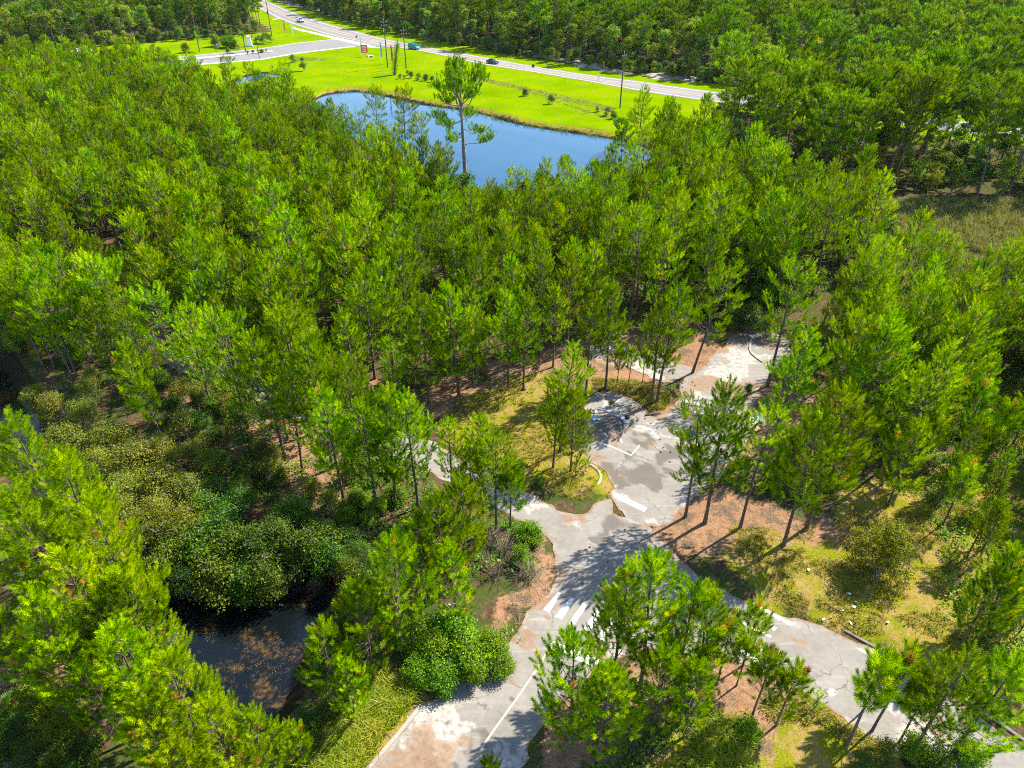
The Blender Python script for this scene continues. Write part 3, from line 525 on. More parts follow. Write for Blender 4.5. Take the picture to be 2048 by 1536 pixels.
def pine(seed, h=12, cb=.45, Rr=1.8, style='young', dens=1., n=38, mat='needle', bend=.3, ws=.62, nl=.27, wd=.032, tuft=1., snags=6, r0=.011, bark='bark'):
    rg = np.random.default_rng(seed); tb = MB(); m = 10
    tt = np.linspace(0, 1, m); ba = rg.random()*2*PI; wig = rg.normal(0, .05, (m, 2)).cumsum(0)*h/14
    X = np.c_[np.cos(ba)*bend*tt**1.6*h/8+wig[:, 0]*tt, np.sin(ba)*bend*tt**1.6*h/8+wig[:, 1]*tt, tt*h]
    rad = (h*r0)*(1-tt)**.75*np.where(tt == 0, 1.35, 1)+.014
    X[0, 2] = -.25; tb.tube(X, rad, 7)
    at = lambda z: np.array([np.interp(z, X[:, 2], X[:, i]) for i in range(3)])
    P = []; A = []; SC = []; z = cb*h
    while z < h-.25:
        t = (z-cb*h)/(h*(1-cb))
        if style == 'young': Lb = Rr*np.interp(t, [0, .12, .35, .7, 1], [.55, .9, 1, .62, .16]); el = np.interp(t, [0, .5, 1], [.05, .4, 1.0]); nb = rg.integers(3, 6)
        elif style == 'sap': Lb = Rr*np.interp(t, [0, .3, .7, 1], [.7, 1, .6, .25]); el = np.interp(t, [0, 1], [.35, 1.1]); nb = rg.integers(2, 5)
        else: Lb = Rr*np.interp(t, [0, .2, .5, .8, 1], ([.55, .8, 1, .85, .35] if h < 22 else [.95, .5, .62, .95, .9])); el = np.interp(t, [0, .4, .8, 1], [.12, .3, .65, 1.0] if h < 22 else [.1, .25, .4, .6]); nb = rg.integers(2, 5) if h < 22 or t < .6 else rg.integers(4, 7)
        a0 = rg.random()*2*PI
        for b in range(nb):
            az = a0+b*2*PI/nb+rg.normal(0, .35); L = Lb*rg.uniform(.5, 1.25)
            if rg.random() < .14: continue
            e0 = el+rg.normal(0, .15)
            sN = 5; q = np.linspace(0, 1, sN); ee = e0+(.55 if style != 'round' else .35)*q
            st = L/(sN-1); dz = np.sin(ee)*st; dr = np.cos(ee)*st; az_ = az+np.cumsum(rg.normal(0, .13, sN))
            B = at(z)+np.c_[np.r_[0, np.cumsum(dr[:-1]*np.cos(az_[:-1]))], np.r_[0, np.cumsum(dr[:-1]*np.sin(az_[:-1]))], np.r_[0, np.cumsum(dz[:-1])]]
            tb.tube(B, np.linspace(.012+.011*L, .007, sN), 4 if style != 'round' else 5, False)
            P.append(B[-1]); A.append(np.array([math.cos(az)*.42, math.sin(az)*.42, 1.05])); SC.append(1.15)
            s = .38 if style != 'round' else .45; side = 1
            while s < .97:
                k = s*(sN-1); i0 = int(k); p = B[i0]*(1-k+i0)+B[min(i0+1, sN-1)]*(k-i0); side = -side
                sa = az+side*rg.uniform(.5, 1.1); sl_ = L*.32*rg.uniform(.5, 1.1)*(1.15-s*.6)+.12
                d = np.array([math.cos(sa), math.sin(sa), rg.uniform(.25, .9)]); e = p+unit(d)*sl_
                tb.tube([p, e], [.009, .006], 3, False); P.append(e); A.append(np.array([math.cos(sa)*.6, math.sin(sa)*.6, rg.uniform(.7, 1.3)])); SC.append(rg.uniform(.75, 1.15))
                if sl_ > .45:
                    for sg in (-.8, .8):
                        P.append(p+(e-p)*.6+np.array([math.cos(sa+sg), math.sin(sa+sg), .5])*.2); A.append(np.array([math.cos(sa+sg)*.6, math.sin(sa+sg)*.6, .8])); SC.append(rg.uniform(.7, 1.))
                s += .30/max(L, .6)/dens
        z += ws*rg.uniform(.7, 1.25)*(1 if style != 'round' else .8)
    P.append(X[-1]-np.array([0, 0, .25])); A.append(np.array([0, 0, 1.])); SC.append(1.25)
    for _ in range(3): a = rg.random()*6.28; P.append(X[-1]-np.array([0, 0, .5])); A.append(np.array([math.cos(a)*.5, math.sin(a)*.5, 1.])); SC.append(1.)
    for _ in range(snags):
        z = rg.uniform(.18, .55)*h*(cb/.45); az = rg.random()*6.28; L = rg.uniform(.4, 1.5)*Rr/1.8; p = at(z)
        q1 = p+np.array([math.cos(az), math.sin(az), .15])*L*.6; q2 = q1+np.array([math.cos(az+.4), math.sin(az+.4), rg.uniform(-.3, .5)])*L*.5
        tb.tube([p, q1, q2], [.02, .012, .005], 3, False)
    P, A, SC = np.array(P), np.array(A), np.array(SC)*tuft
    tint = np.clip(rg.beta(2.2, 2.2, len(P))*.93, 0, .93); low = rg.random(len(P)); tint = np.where(low > .985, .97+.03*rg.random(len(P)), tint)
    tr = tb.data('trunk', M[bark], True)
    cr = crown_mesh('crown', P, A, SC, tint, M[mat], rg, n, .56, nl*.88, wd)
    return dict(parts=[('trunk', tr), ('crown', cr)], h=h, r=Rr)
def umbrella_pine(seed, h=23):
    rg = np.random.default_rng(seed); tb = MB(); P = []; A = []; SC = []
    T = np.array([(0, 0, -.3), (.05, 0, h*.25), (.25, .05, h*.5), (.35, .1, h*.68), (.7, 0, h*.85)]); tb.tube(T, [.5, .36, .29, .22, .08], 9)
    at = lambda z: np.array([np.interp(z, T[:, 2], T[:, i]) for i in range(3)])
    def spray(p, d, L, n):
        d = unit(d); q = p+d*L; tb.tube([p, (p+q)/2+rg.normal(0, .08, 3), q], [.035, .022, .01], 4, False)
        for k in range(n):
            s = rg.uniform(.25, 1.05); e = p+d*L*s+rg.normal(0, .34, 3)*np.array([1, 1, .55])+np.array([0, 0, .12]); P.append(e); A.append(unit(d*.35+np.array([0, 0, .8])+rg.normal(0, .25, 3))); SC.append(rg.uniform(.85, 1.25))
    def limb(p, e, r, n, m, lo):
        mid = (p+e)/2+rg.normal(0, .35, 3)+np.array([0, 0, -.3]); Q = np.array([p, p*.45+mid*.55+rg.normal(0, .15, 3), mid, mid*.4+e*.6+rg.normal(0, .25, 3), e]); tb.tube(Q, np.array([1, .8, .62, .4, .14])*r, 6, False)
        for i in range(n):
            s = rg.uniform(lo, 1.); k = s*4; i0 = min(int(k), 3); b = Q[i0]*(1-k+i0)+Q[i0+1]*(k-i0); o = unit(e-p); d = o*.5+rg.normal(0, .75, 3); d[2] = abs(d[2])*.55+.12; spray(b, d, rg.uniform(.7, 1.9), m)
        spray(e-unit(e-p)*.4, e-p+np.array([0, 0, .5]), 1.0, m)
    for i in range(9):
        a = i*2.4+rg.uniform(-.3, .3); q = [.95, .55, .8, .3, 1.0, .65, .9, .45, .1][i]; R_ = 6.2*q; z = h*.985-3.6*(q**2.2)
        limb(at(h*rg.uniform(.55, .74)), np.array([.5+R_*math.cos(a), R_*math.sin(a), z]), .13, 13, 7, .42)
    for a, z, L in ((.2, .50, 5.4), (2.2, .46, 4.2), (3.3, .54, 5.6), (4.5, .42, 4.4), (5.6, .58, 4.6), (1.2, .60, 3.6)):
        limb(at(h*z), at(h*z)+np.array([L*math.cos(a), L*math.sin(a), rg.uniform(.2, 1.3)]), .10, 9, 6, .5)
    for i in range(5):
        z = rg.uniform(.25, .45)*h; a = rg.random()*6.28; p = at(z); tb.tube([p, p+np.array([math.cos(a), math.sin(a), .1])*1.1, p+np.array([math.cos(a+.4), math.sin(a+.4), .25])*2.1], [.06, .04, .015], 4, False)
    P, A, SC = np.array(P), np.array(A), np.array(SC)*1.25; tint = np.clip(rg.beta(2.2, 2.2, len(P))*.93, 0, .93)
    return dict(parts=[('trunk', tb.data('trunk', M['greybark'], True)), ('crown', crown_mesh('crown', P, A, SC, tint, M['needle_old'], rg, 40, .5, .3, .045))], h=h, r=6)
LEAF = np.array([[(-.5, 0, 0), (0, -.28, .06), (.5, 0, 0)], [(-.5, 0, 0), (.5, 0, 0), (0, .28, .06)]])
def leaves(P, N, size, rg, tint):
    Fm = frames(N, rg); V = np.einsum('kvj,nji->nkvi', LEAF, Fm)*size[:, None, None, None]+P[:, None, None, :]
    return V.reshape(-1, 3), np.repeat(tint, 6)
def broad(seed, h=10, r=3.5, cb=.3, lobes=9, clumps=260, per=9, ls=.34, mat='broad', trunk='greybark', cs=.42, flat=.8, multi=1, bare=0, rl=(.22, .52)):
    rg = np.random.default_rng(seed); tb = MB(); LC = []
    for i in range(lobes):
        a = rg.random()*6.28; q = rg.random()**.5; zz = rg.uniform(0, 1)
        rr = r*.62*q*np.interp(zz, [0, .4, 1], [.9, 1, .45]); lr = r*rg.uniform(*rl)
        LC.append((math.cos(a)*rr, math.sin(a)*rr, cb*h+lr*.6+(h*(1-cb)-lr*1.4)*zz, lr))
    LC.append((0, 0, h-r*.4, r*.4))
    for mI in range(multi):
        b = rg.normal(0, .25 if multi > 1 else 0, 2)
        base = np.array([b[0], b[1], -.2]); fork = np.array([b[0]*1.6, b[1]*1.6, max(.15, cb*h*.8)])
        tb.tube([base, (base+fork)/2+np.r_[rg.normal(0, .08, 2), 0], fork], np.array([1.25, .9, .7])*h*.016/multi**.5, 7)
        for (x, y, z, lr) in LC[mI::multi]:
            e = np.array([x, y, z]); mid = (fork+e)/2+np.array([0, 0, .1*h*.3])+rg.normal(0, .1*r*.3, 3)
            tb.tube([fork, mid, e], np.array([.5, .32, .12])*h*.014, 5, False)
            for _ in range(2+bare): 
                d = unit(rg.normal(size=3)+np.array([0, 0, .4])); tb.tube([e-d*lr*.2, e+d*lr*(.8+.3*bare*rg.random()), e+d*lr*(1+.3*bare*rg.random())+rg.normal(0, .1, 3)], [.02, .013, .006], 3, False)
    P = []; N = []; T = []; w = np.array([l[3]**2 for l in LC]); w /= w.sum()
    for k in rg.choice(len(LC), clumps, p=w):
        x, y, z, lr = LC[k]; d = rg.normal(size=3); d[2] = d[2]*.9+.35; d /= np.linalg.norm(d)
        c = np.array([x, y, z])+d*np.array([1, 1, flat])*lr*rg.uniform(.5, 1.08 if multi == 1 else 1.3)
        if c[2] < .1: c[2] = .1+rg.random()*.3
        m = per; p = c+rg.normal(0, cs*.5, (m, 3))*np.array([1, 1, .7]); P.append(p); N.append(unit(d*.5+np.array([0, 0, .5])+rg.normal(0, .55, (m, 3)))); T.append(np.clip(rg.normal(rg.beta(2, 2), .08, m), 0, 1))
    P = np.concatenate(P); N = np.concatenate(N); T = np.concatenate(T)
    P[:, 2] = np.maximum(P[:, 2], .04)
    V, tt = leaves(P, N, ls*rg.uniform(.7, 1.25, len(P)), rg, T)
    return dict(parts=[('trunk' if multi == 1 else 'stems', tb.data('trunk', M[trunk], True)), ('crown' if multi == 1 else 'foliage', mesh('crown', V, np.arange(len(V)).reshape(-1, 3), M[mat], {'tint': tt}))], h=h, r=r)
def blades(rg, n, L, wd, spread, droop, seg=2):
    """one tuft of grass: n bent blades -> tris (n*(2*seg-1),3,3)"""
    o = []
    for i in range(n):
        a = rg.random()*6.28; e = rg.uniform(.1, spread); l = L*rg.uniform(.6, 1.2); b = np.array([*rg.normal(0, .05+.12*L, 2), -.02])
        d = np.array([math.cos(a)*math.sin(e), math.sin(a)*math.sin(e), math.cos(e)]); p1 = b+d*l*.55; d2 = unit(d+np.array([math.cos(a), math.sin(a), -.6])*droop*rg.uniform(.5, 1.3)); p2 = p1+d2*l*.5
        s = np.array([-math.sin(a), math.cos(a), 0])*wd/2
        o += [(b-s, b+s, p1+s*.8), (b-s, p1+s*.8, p1-s*.8), (p1-s*.8, p1+s*.8, p2)]
    return np.array(o)
def scatter_mesh(name, tm_list, P, sc, mat, rg, tmean=.5, tsd=.2):
    V = []; T = []; w = rg.integers(0, len(tm_list), len(P)); th = rg.random(len(P))*6.28
    for k, tm in enumerate(tm_list):
        q = np.where(w == k)[0]
        if not len(q): continue
        c, s = np.cos(th[q]), np.sin(th[q]); Rm = np.zeros((len(q), 3, 3)); Rm[:, 0, 0] = c; Rm[:, 0, 1] = s; Rm[:, 1, 0] = -s; Rm[:, 1, 1] = c; Rm[:, 2, 2] = 1
        v = np.einsum('kvj,nji->nkvi', tm, Rm)*sc[q][:, None, None, None]+P[q][:, None, None, :]
        V.append(v.reshape(-1, 3)); T.append(np.repeat(np.clip(rg.normal(tmean, tsd, len(q)), 0, 1), tm.shape[0]*3)+rg.normal(0, .07, len(q)*tm.shape[0]*3))
    V = np.concatenate(V); T = np.clip(np.concatenate(T), 0, 1)
    return mesh(name, V, np.arange(len(V)).reshape(-1, 3), mat, {'tint': T})
def points_in(poly, n, rg, keep=None):
    p = np.array(poly)[:, :2]; lo, hi = p.min(0), p.max(0); q = lo+(hi-lo)*rg.random((int(n*2.5)+20, 2)); q = q[sdist([tuple(a) for a in p], q[:, 0], q[:, 1]) < 0]
    if keep is not None: q = q[keep(q)]
    return q[:n]
def poisson(poly, d, rg, keep=None, jit=1.):
    """spaced points inside polygon: jittered hex grid"""
    p = np.array(poly)[:, :2]; lo, hi = p.min(0), p.max(0); o = []
    ys = np.arange(lo[1], hi[1], d*.87)
    for i, y in enumerate(ys):
        xs = np.arange(lo[0]+(i % 2)*d/2, hi[0], d); o.append(np.c_[xs, np.full(len(xs), y)])
    q = np.concatenate(o); q = q+(rg.random(q.shape)-.5)*d*.75*jit; q = q[sdist([tuple(a) for a in p], q[:, 0], q[:, 1]) < 0]
    if keep is not None: q = q[keep(q)]
    return q
# ------------------------------------------------------------------ kinds of plant
K = {}
for i in range(6): K['young%d' % i] = pine(100+i, 12, [.3, .38, .26, .34, .22, .42][i], [2.25, 2.0, 2.5, 2.2, 2.6, 1.9][i], 'young', 1.0, 58, bend=.25, wd=.034, tuft=1.14)
for i in range(4): K['open%d' % i] = pine(140+i, 13, [.28, .34, .25, .38][i], [2.8, 2.5, 3.1, 2.7][i], 'round' if i % 2 else 'young', 1.05, 56, wd=.032, tuft=1.1, bend=.5, ws=.7, snags=10)
for i in range(3): K['near%d' % i] = pine(160+i, 13, [.28, .22, .3][i], [2.6, 2.4, 2.8][i], 'young', .92, 104, mat='needle_lit', bend=.3, ws=.56, nl=.29, wd=.022, snags=10, tuft=1.2)
for i in range(3): K['full%d' % i] = pine(165+i, 12, [.3, .26, .34][i], [2.4, 2.2, 2.6][i], 'young', .92, 100, bend=.4, ws=.56, nl=.29, wd=.022, snags=10, tuft=1.2)
for i in range(3): K['bushy%d' % i] = pine(170+i, 8, [.2, .28, .16][i], [1.9, 1.6, 1.9][i], 'young', .9, 100, bend=.3, ws=.52, wd=.023, snags=6, tuft=1.2)
for i in range(4): K['sapling%d' % i] = pine(180+i, 5, [.4, .5, .32, .45][i], [.8, .65, .95, .75][i], 'sap', .95, 90, bend=.25, ws=.5, nl=.28, wd=.022, tuft=1.3, snags=2, r0=.010)
K['baby'] = pine(190, 1.4, .2, .4, 'sap', 1, 44, bend=.1, ws=.4, wd=.024, snags=0, tuft=.8)
for i in range(4): K['mature%d' % i] = pine(200+i, 20, [.5, .56, .46, .6][i], [5.0, 4.4, 5.4, 4.2][i], 'round', 1.3, 36, 'needle_old', bend=.7, ws=.75, nl=.36, wd=.06, tuft=1.35, snags=9)
for i in range(2): K['big%d' % i] = pine(210+i, 15, [.24, .3][i], [4.0, 3.6][i], 'young', 1.05, 84, bend=.4, ws=.6, wd=.026, tuft=1.2, snags=12)
K['giant'] = umbrella_pine(221)
for i in range(5): K['broad%d' % i] = broad(300+i, [11, 12, 10, 13, 9][i], [3.6, 3.2, 3.9, 3.4, 3.2][i], [.22, .28, .15, .3, .1][i], 11, 300, 9, .42, 'broad', cs=.55)
for i in range(3): K['under%d' % i] = broad(320+i, [5, 6, 4][i], [2.1, 2.3, 2.][i], .1, 8, 230, 9, .26, 'shrub_dark', cs=.4, multi=3)
for i in range(3): K['olive%d' % i] = broad(330+i, [3.0, 3.6, 2.6][i], [2.1, 2.3, 1.9][i], .08, 20, 560, 9, .12, 'shrub_olive', cs=.34, multi=5, bare=1, rl=(.16, .34))
for i in range(3): K['darkshrub%d' % i] = broad(340+i, [3.2, 3.8, 2.6][i], [2.1, 2.3, 1.9][i], .05, 20, 520, 9, .14, 'shrub_dark', cs=.34, multi=5, bare=1, rl=(.16, .34))
for i in range(2): K['bright%d' % i] = broad(350+i, [2.2, 2.8][i], [2.0, 2.2][i], .04, 22, 640, 9, .15, 'shrub_bright', cs=.3, multi=6, bare=1, rl=(.16, .34))
K['gold'] = broad(360, 4.4, 2.9, .04, 30, 1200, 10, .13, 'shrub_gold', cs=.26, multi=6, rl=(.17, .34))
def twigbush(seed, h=2.2, r=1.5, n=60):
    rg = np.random.default_rng(seed); tb = MB()
    for _ in range(n):
        a = rg.random()*6.28; e = rg.uniform(.1, 1.2); L = h*rg.uniform(.6, 1.1); d = np.array([math.cos(a)*math.sin(e)*r/h*1.3, math.sin(a)*math.sin(e)*r/h*1.3, math.cos(e)])
        b = np.r_[rg.normal(0, .2, 2), 0]; m_ = b+d*L*.5+rg.normal(0, .1, 3); q = b+d*L+rg.normal(0, .2, 3); q[2] = max(.05, q[2]); tb.tube([b, m_, q], [.02, .012, .005], 3, False)
        for _ in range(2): tb.tube([m_, m_+unit(d+rg.normal(0, .6, 3))*L*.4], [.009, .004], 3, False)
    return dict(parts=[('stems', tb.data('stems', M['twig']))], h=h, r=r)
K['twigs0'] = twigbush(1); K['twigs1'] = twigbush(2, 1.5, 1.4, 50)
def palm(seed, h=4, n=22, fl=2.2, mat='weed'):
    rg = np.random.default_rng(seed); tb = MB(); tb.tube([(0, 0, -.2), (.05, 0, h*.5), (0, 0, h)], [.24, .19, .2], 8)
    V = []; T = []
    for i in range(n):
        a = i*2.4+rg.random()*.4; e = rg.uniform(.1, 1.45); L = fl*rg.uniform(.8, 1.1); p = np.array([0, 0, h]); d = np.array([math.cos(a)*math.sin(e), math.sin(a)*math.sin(e), math.cos(e)])
        t_ = rg.random(); 
        for k in range(12):
            d = unit(d+np.array([0, 0, -.09])); q = p+d*L/12; s = np.cross(d, (0, 0, 1.)); s = s/(np.linalg.norm(s)+1e-6); lf = .55*math.sin(PI*(k+1.5)/14)
            for sg in (-1, 1):
                tip = q+s*sg*lf+d*.18-np.array([0, 0, .12]); V += [p, q, tip]; T += [t_]*3
            p = q
    return dict(parts=[('trunk', tb.data('trunk', M['greybark'], True)), ('crown', mesh('crown', np.array(V), np.arange(len(V)).reshape(-1, 3), M[mat], {'tint': np.array(T)}))], h=h+fl*.6, r=fl)
K['palm0'] = palm(1); K['palm1'] = palm(2, 5, 20, 2.)
def palmetto(seed):
    rg = np.random.default_rng(seed); V = []; T = []
    for i in range(16):
        a = rg.random()*6.28; e = rg.uniform(.15, 1.2); d = np.array([math.cos(a)*math.sin(e), math.sin(a)*math.sin(e), math.cos(e)]); c = d*rg.uniform(.5, .9); s = unit(np.cross(d, (0, 0, 1.))); t_ = rg.random()
        for k in range(14):
            b = (k/13-.5)*3.6; q = c+(d*math.cos(b)+s*math.sin(b))*.55-np.array([0, 0, .06]); w = np.cross(d, s)*.0+(-d*math.sin(b)+s*math.cos(b))*.03
            V += [c, c+(q-c)*.5+w, q, c, q, c+(q-c)*.5-w]; T += [t_]*6
    return dict(parts=[('fronds', mesh('fronds', np.array(V), np.arange(len(V)).reshape(-1, 3), M['weed'], {'tint': np.array(T)}))], h=1.3, r=1)
K['palmetto'] = palmetto(5)
def snag(seed, h=8):
    rg = np.random.default_rng(seed); tb = MB(); tb.tube([(0, 0, -.2), (.1, .05, h*.5), (.2, 0, h)], [.13, .09, .03], 6)
    for i in range(26):
        z = rg.uniform(.3, .97)*h; a = rg.random()*6.28; L = rg.uniform(.5, 1.6)*(1.15-z/h); p = np.array([.15*z/h, .03, z]); q = p+np.array([math.cos(a), math.sin(a), rg.uniform(-.1, .5)])*L; tb.tube([p, (p+q)/2+rg.normal(0, .06, 3), q], [.03, .018, .006], 3, False)
    return dict(parts=[('trunk', tb.data('trunk', M['greybark'], True))], h=h, r=1)
K['snag0'] = snag(3); K['snag1'] = snag(4, 9)
ONE = {'snag': 'dead_tree', 'young': 'pine_tree', 'open': 'pine_tree', 'near': 'pine_tree', 'full': 'pine_tree', 'big': 'pine_tree', 'bushy': 'pine_tree', 'sapling': 'pine_sapling', 'baby': 'pine_sapling', 'mature': 'pine_tree', 'giant': 'pine_tree', 'broad': 'broadleaf_tree', 'under': 'broadleaf_tree',
       'olive': 'shrub', 'darkshrub': 'shrub', 'bright': 'shrub', 'gold': 'shrub', 'twigs': 'bare_shrub', 'palm': 'palm_tree', 'palmetto': 'palmetto'}
CAT = {'dead_tree': 'dead tree', 'pine_tree': 'pine tree', 'pine_sapling': 'pine sapling', 'broadleaf_tree': 'tree', 'shrub': 'shrub', 'bare_shrub': 'shrub', 'palm_tree': 'palm tree', 'palmetto': 'palmetto'}
groups_placed = []
def plant(k, x, y, h, label, group=None, rz=None, tilt=(0, 0), z=None):
    kd = K[k]; nm = ONE[k.rstrip('0123456789')]; s = h/kd['h']
    r = bpy.data.objects.new(nm, None); COL.objects.link(r); r.empty_display_size = .3
    r.location = (x, y, float(gh(x, y)[0]) if z is None else z); r.scale = (s, s, s)
    r.rotation_euler = (tilt[0], tilt[1], random.random()*6.28 if rz is None else rz)
    for pn, me in kd['parts']:
        c = bpy.data.objects.new(pn, me); COL.objects.link(c); c.parent = r
    tag(r, label, CAT[nm], group)
    if group: groups_placed.append((r, label, x, y, h))
    return r
def mass(name, items):
    """one object of kind stuff: points that carry the same plants as instances. items: (kind, x, y, z, scale, rz)"""
    ks = sorted({i[0] for i in items}); V = np.array([(i[1], i[2], i[3]) for i in items], np.float32)
    me = bpy.data.meshes.new(name); me.vertices.add(len(V)); me.vertices.foreach_set('co', V.ravel())
    a = me.attributes.new('plant_kind', 'INT', 'POINT'); a.data.foreach_set('value', np.array([ks.index(i[0]) for i in items], np.int32))
    a = me.attributes.new('plant_scale', 'FLOAT', 'POINT'); a.data.foreach_set('value', np.array([i[4] for i in items], np.float32))
    a = me.attributes.new('plant_turn', 'FLOAT_VECTOR', 'POINT'); a.data.foreach_set('vector', np.array([(0, 0, i[5]) for i in items], np.float32).ravel())
    o = kind(link(name, me), 'stuff')
    g = bpy.data.node_groups.new(name, 'GeometryNodeTree'); g.interface.new_socket('Geometry', in_out='INPUT', socket_type='NodeSocketGeometry'); g.interface.new_socket('Geometry', in_out='OUTPUT', socket_type='NodeSocketGeometry')
    gi = g.nodes.new('NodeGroupInput'); go = g.nodes.new('NodeGroupOutput'); jn = g.nodes.new('GeometryNodeJoinGeometry'); g.links.new(jn.outputs[0], go.inputs[0])
    def named(nm, ty): q = g.nodes.new('GeometryNodeInputNamedAttribute'); q.data_type = ty; q.inputs[0].default_value = nm; return q.outputs[0]
    kk, ss, rr = named('plant_kind', 'INT'), named('plant_scale', 'FLOAT'), named('plant_turn', 'FLOAT_VECTOR')
    for n, k in enumerate(ks):
        j2 = g.nodes.new('GeometryNodeJoinGeometry')
        for pn, mm in K[k]['parts']:
            src = K[k].setdefault('src', {}).get(pn)
            if src is None: src = bpy.data.objects.new('mass_'+pn, mm); K[k]['src'][pn] = src
            oi = g.nodes.new('GeometryNodeObjectInfo'); oi.inputs[0].default_value = src; g.links.new(oi.outputs['Geometry'], j2.inputs[0])
        cmp = g.nodes.new('FunctionNodeCompare'); cmp.data_type = 'INT'; cmp.operation = 'EQUAL'; g.links.new(kk, cmp.inputs[2]); cmp.inputs[3].default_value = n
        ip = g.nodes.new('GeometryNodeInstanceOnPoints'); g.links.new(gi.outputs[0], ip.inputs['Points']); g.links.new(cmp.outputs[0], ip.inputs['Selection']); g.links.new(j2.outputs[0], ip.inputs['Instance'])
        g.links.new(rr, ip.inputs['Rotation']); g.links.new(ss, ip.inputs['Scale']); g.links.new(ip.outputs[0], jn.inputs[0])
    md = o.modifiers.new('plants', 'NODES'); md.node_group = g
    return o
# ------------------------------------------------------------------ where the plants stand
pr = np.random.default_rng(99)
CAMP = np.array([0, 0, 45.])
TH_ = R(34)
def view(x, y, z):
    yc = y*math.cos(TH_)-(z-45)*math.sin(TH_); zc = -y*math.sin(TH_)-(z-45)*math.cos(TH_)
    return (x/np.maximum(yc, 1e-3)*1420/1024, zc/np.maximum(yc, 1e-3)*1420/768, yc)
def in_view(x, y, h, m=.06):
    a = view(x, y, h); b = view(x, y, 0)
    return (np.abs(a[0]) < 1+m+2.2/max(a[2], 1)) and a[2] > 1 and b[1] > -1-m and a[1] < 1+m
def hit_road(x, y, pad):
    return min(sdist(q, x, y) for q in (ROAD, LOT, PATCH)) < pad
def ok_ground(q, pad=1., creek=.6):
    x, y = q[:, 0], q[:, 1]
    d = np.minimum.reduce([sdist(ROAD, x, y), sdist(LOT, x, y), sdist(PATCH, x, y), sdist(HWPOLY, x, y)-1.5, sdist(SIDEPOLY, x, y)-1.5])
    return (d > pad) & (sdist(CREEK, x, y) > creek) & (sdist(POND, x, y) > 2) & (sdist(POND2, x, y) > 2)
trees = []   # x, y, h, kind, label, group, tilt
def put(k, pts, label, group=None, tilt=(0, 0)):
    for p in pts: trees.append((p[0], p[1], p[2], k, label, group, tilt))
# single pines told apart one by one (top point and height)
put('giant', [(-8.46,127.29,23)], 'tall old pine with wide layered crown standing at the pond edge')
put('open1', [(-22.40,151.08,15)], 'thin pine with open crown in front of the pond left of the tall old pine')
put('open3', [(-29.77,161.15,13)], 'dark pine overlapping the narrow left end of the pond')
put('open1', [(-60.58,203.93,10)], 'lone small crooked pine on the mown lawn beside the small pond')
put('open0', [(28.43,162.19,14)], 'dark pointed pine beside the utility pole at the right end of the pond')
put('open2', [(30.40,141.32,14)], 'bushy pine just right of the pointed pine at the pond end')
put('mature2', [(22.82,147.83,10)], 'dark low pine on the right shore of the pond below the utility pole')
put('open1', [(-30.04,143.60,11)], 'dark pine tip against the left part of the pond, lowest of three'); put('open0', [(-33.42,148.81,11.5)], 'pine at the extreme left end of the pond'); put('open3', [(-17.75,140.50,11)], 'thin pine between the open crowned pine and the tall old pine'); put('open2', [(-13.70,130.09,9)], 'low pine in front of the near pond shore left of the tall old pine')
put('mature0', [(51.46,180.10,19)], 'broad mature pine at the edge of the tall pine group nearest the highway sign')
put('mature2', [(72.39,196.81,22)], 'tallest twin trunk pine with bare grey limbs in the mature group')
put('mature1', [(74.63,183.49,20)], 'tall pine leaning close beside the twin trunk pine')
put('mature3', [(97.06,189.48,22)], 'tall straight pine with round top in the middle of the mature group')
put('mature2', [(85.75,149.86,20)], 'wide domed pine in front of the far road bend')
put('mature0', [(97.40,161.37,20)], 'tall leaning pine crossing in front of the highway near the photo corner')
put('mature1', [(77.51,161.64,19)], 'narrow tall pine between the two highest crowns of the mature group')
put('mature3', [(68.16,146.84,14)], 'small crowned pine standing before the visible stretch of road')
put('mature1', [(105.46,164.50,20)], 'tall pine at the outer edge of the mature group')
put('open2', [(47.19,105.12,13)], 'round topped pine with low bare limb beside the marsh')
put('full0', [(16.90,44.73,14)], 'pine with a low branch reaching over the white sand by the parking lot')
put('open1', [(15.37,45.59,12)], 'slim pine touching the pine with the low reaching branch')
put('open3', [(19.79,44.08,12)], 'slender pine between the sand patch and the large leaning pine')
put('big1', [(25.43,43.87,14.5)], 'large full pine leaning right in the clearing beside the road')
put('full2', [(22.87,42.00,13)], 'wide pine with grey trunk just left of the largest clearing pine')
put('open0', [(25.80,55.13,13)], 'narrow tall pine behind the trash pile at the lot edge')
put('big0', [(34.43,56.09,14)], 'broad spreading pine with wide bright crown beyond the clearing')
put('open0', [(36.97,52.72,13.5)], 'full pine at the right edge of the broad spreading pine')
put('open3', [(31.57,56.67,13)], 'pine with pale stem at the left edge of the broad spreading pine')
put('open3', [(28.80,66.25,14)], 'pine with pale bare lower trunk behind the end of the parking lot')
put('open0', [(15.76,62.86,13.5)], 'tallest pine on the mulched parking island')
put('young1', [(15.09,62.77,12)], 'second pine on the mulched parking island beside the tallest one')
put('open1', [(20.94,69.01,13)], 'pine with a curved trunk bending over the orange straw', tilt=(0, .16))
put('sapling1', [(11.75,65.93,4.6)], 'first of three thin saplings on the mulched island, nearest the forest')
put('sapling0', [(13.14,66.36,4.4)], 'middle one of the three thin saplings on the mulched island')
put('sapling3', [(14.69,66.37,4.2)], 'third thin sapling on the mulched island, nearest the pine pair')
put('young0', [(10.48,65.74,12)], 'slim pine at the forest edge behind the mulched island')
put('young5', [(8.11,64.07,12)], 'narrow pine by the pale patch of paving behind the island')
put('young3', [(3.95,52.08,9.5)], 'slim pine on the curved kerb island, left one of the pair')
put('young4', [(5.59,51.53,8.8)], 'fuller pine on the curved kerb island, right one of the pair')
put('open0', [(4.74,54.36,12)], 'bright pine rising behind the pair on the curved kerb island')
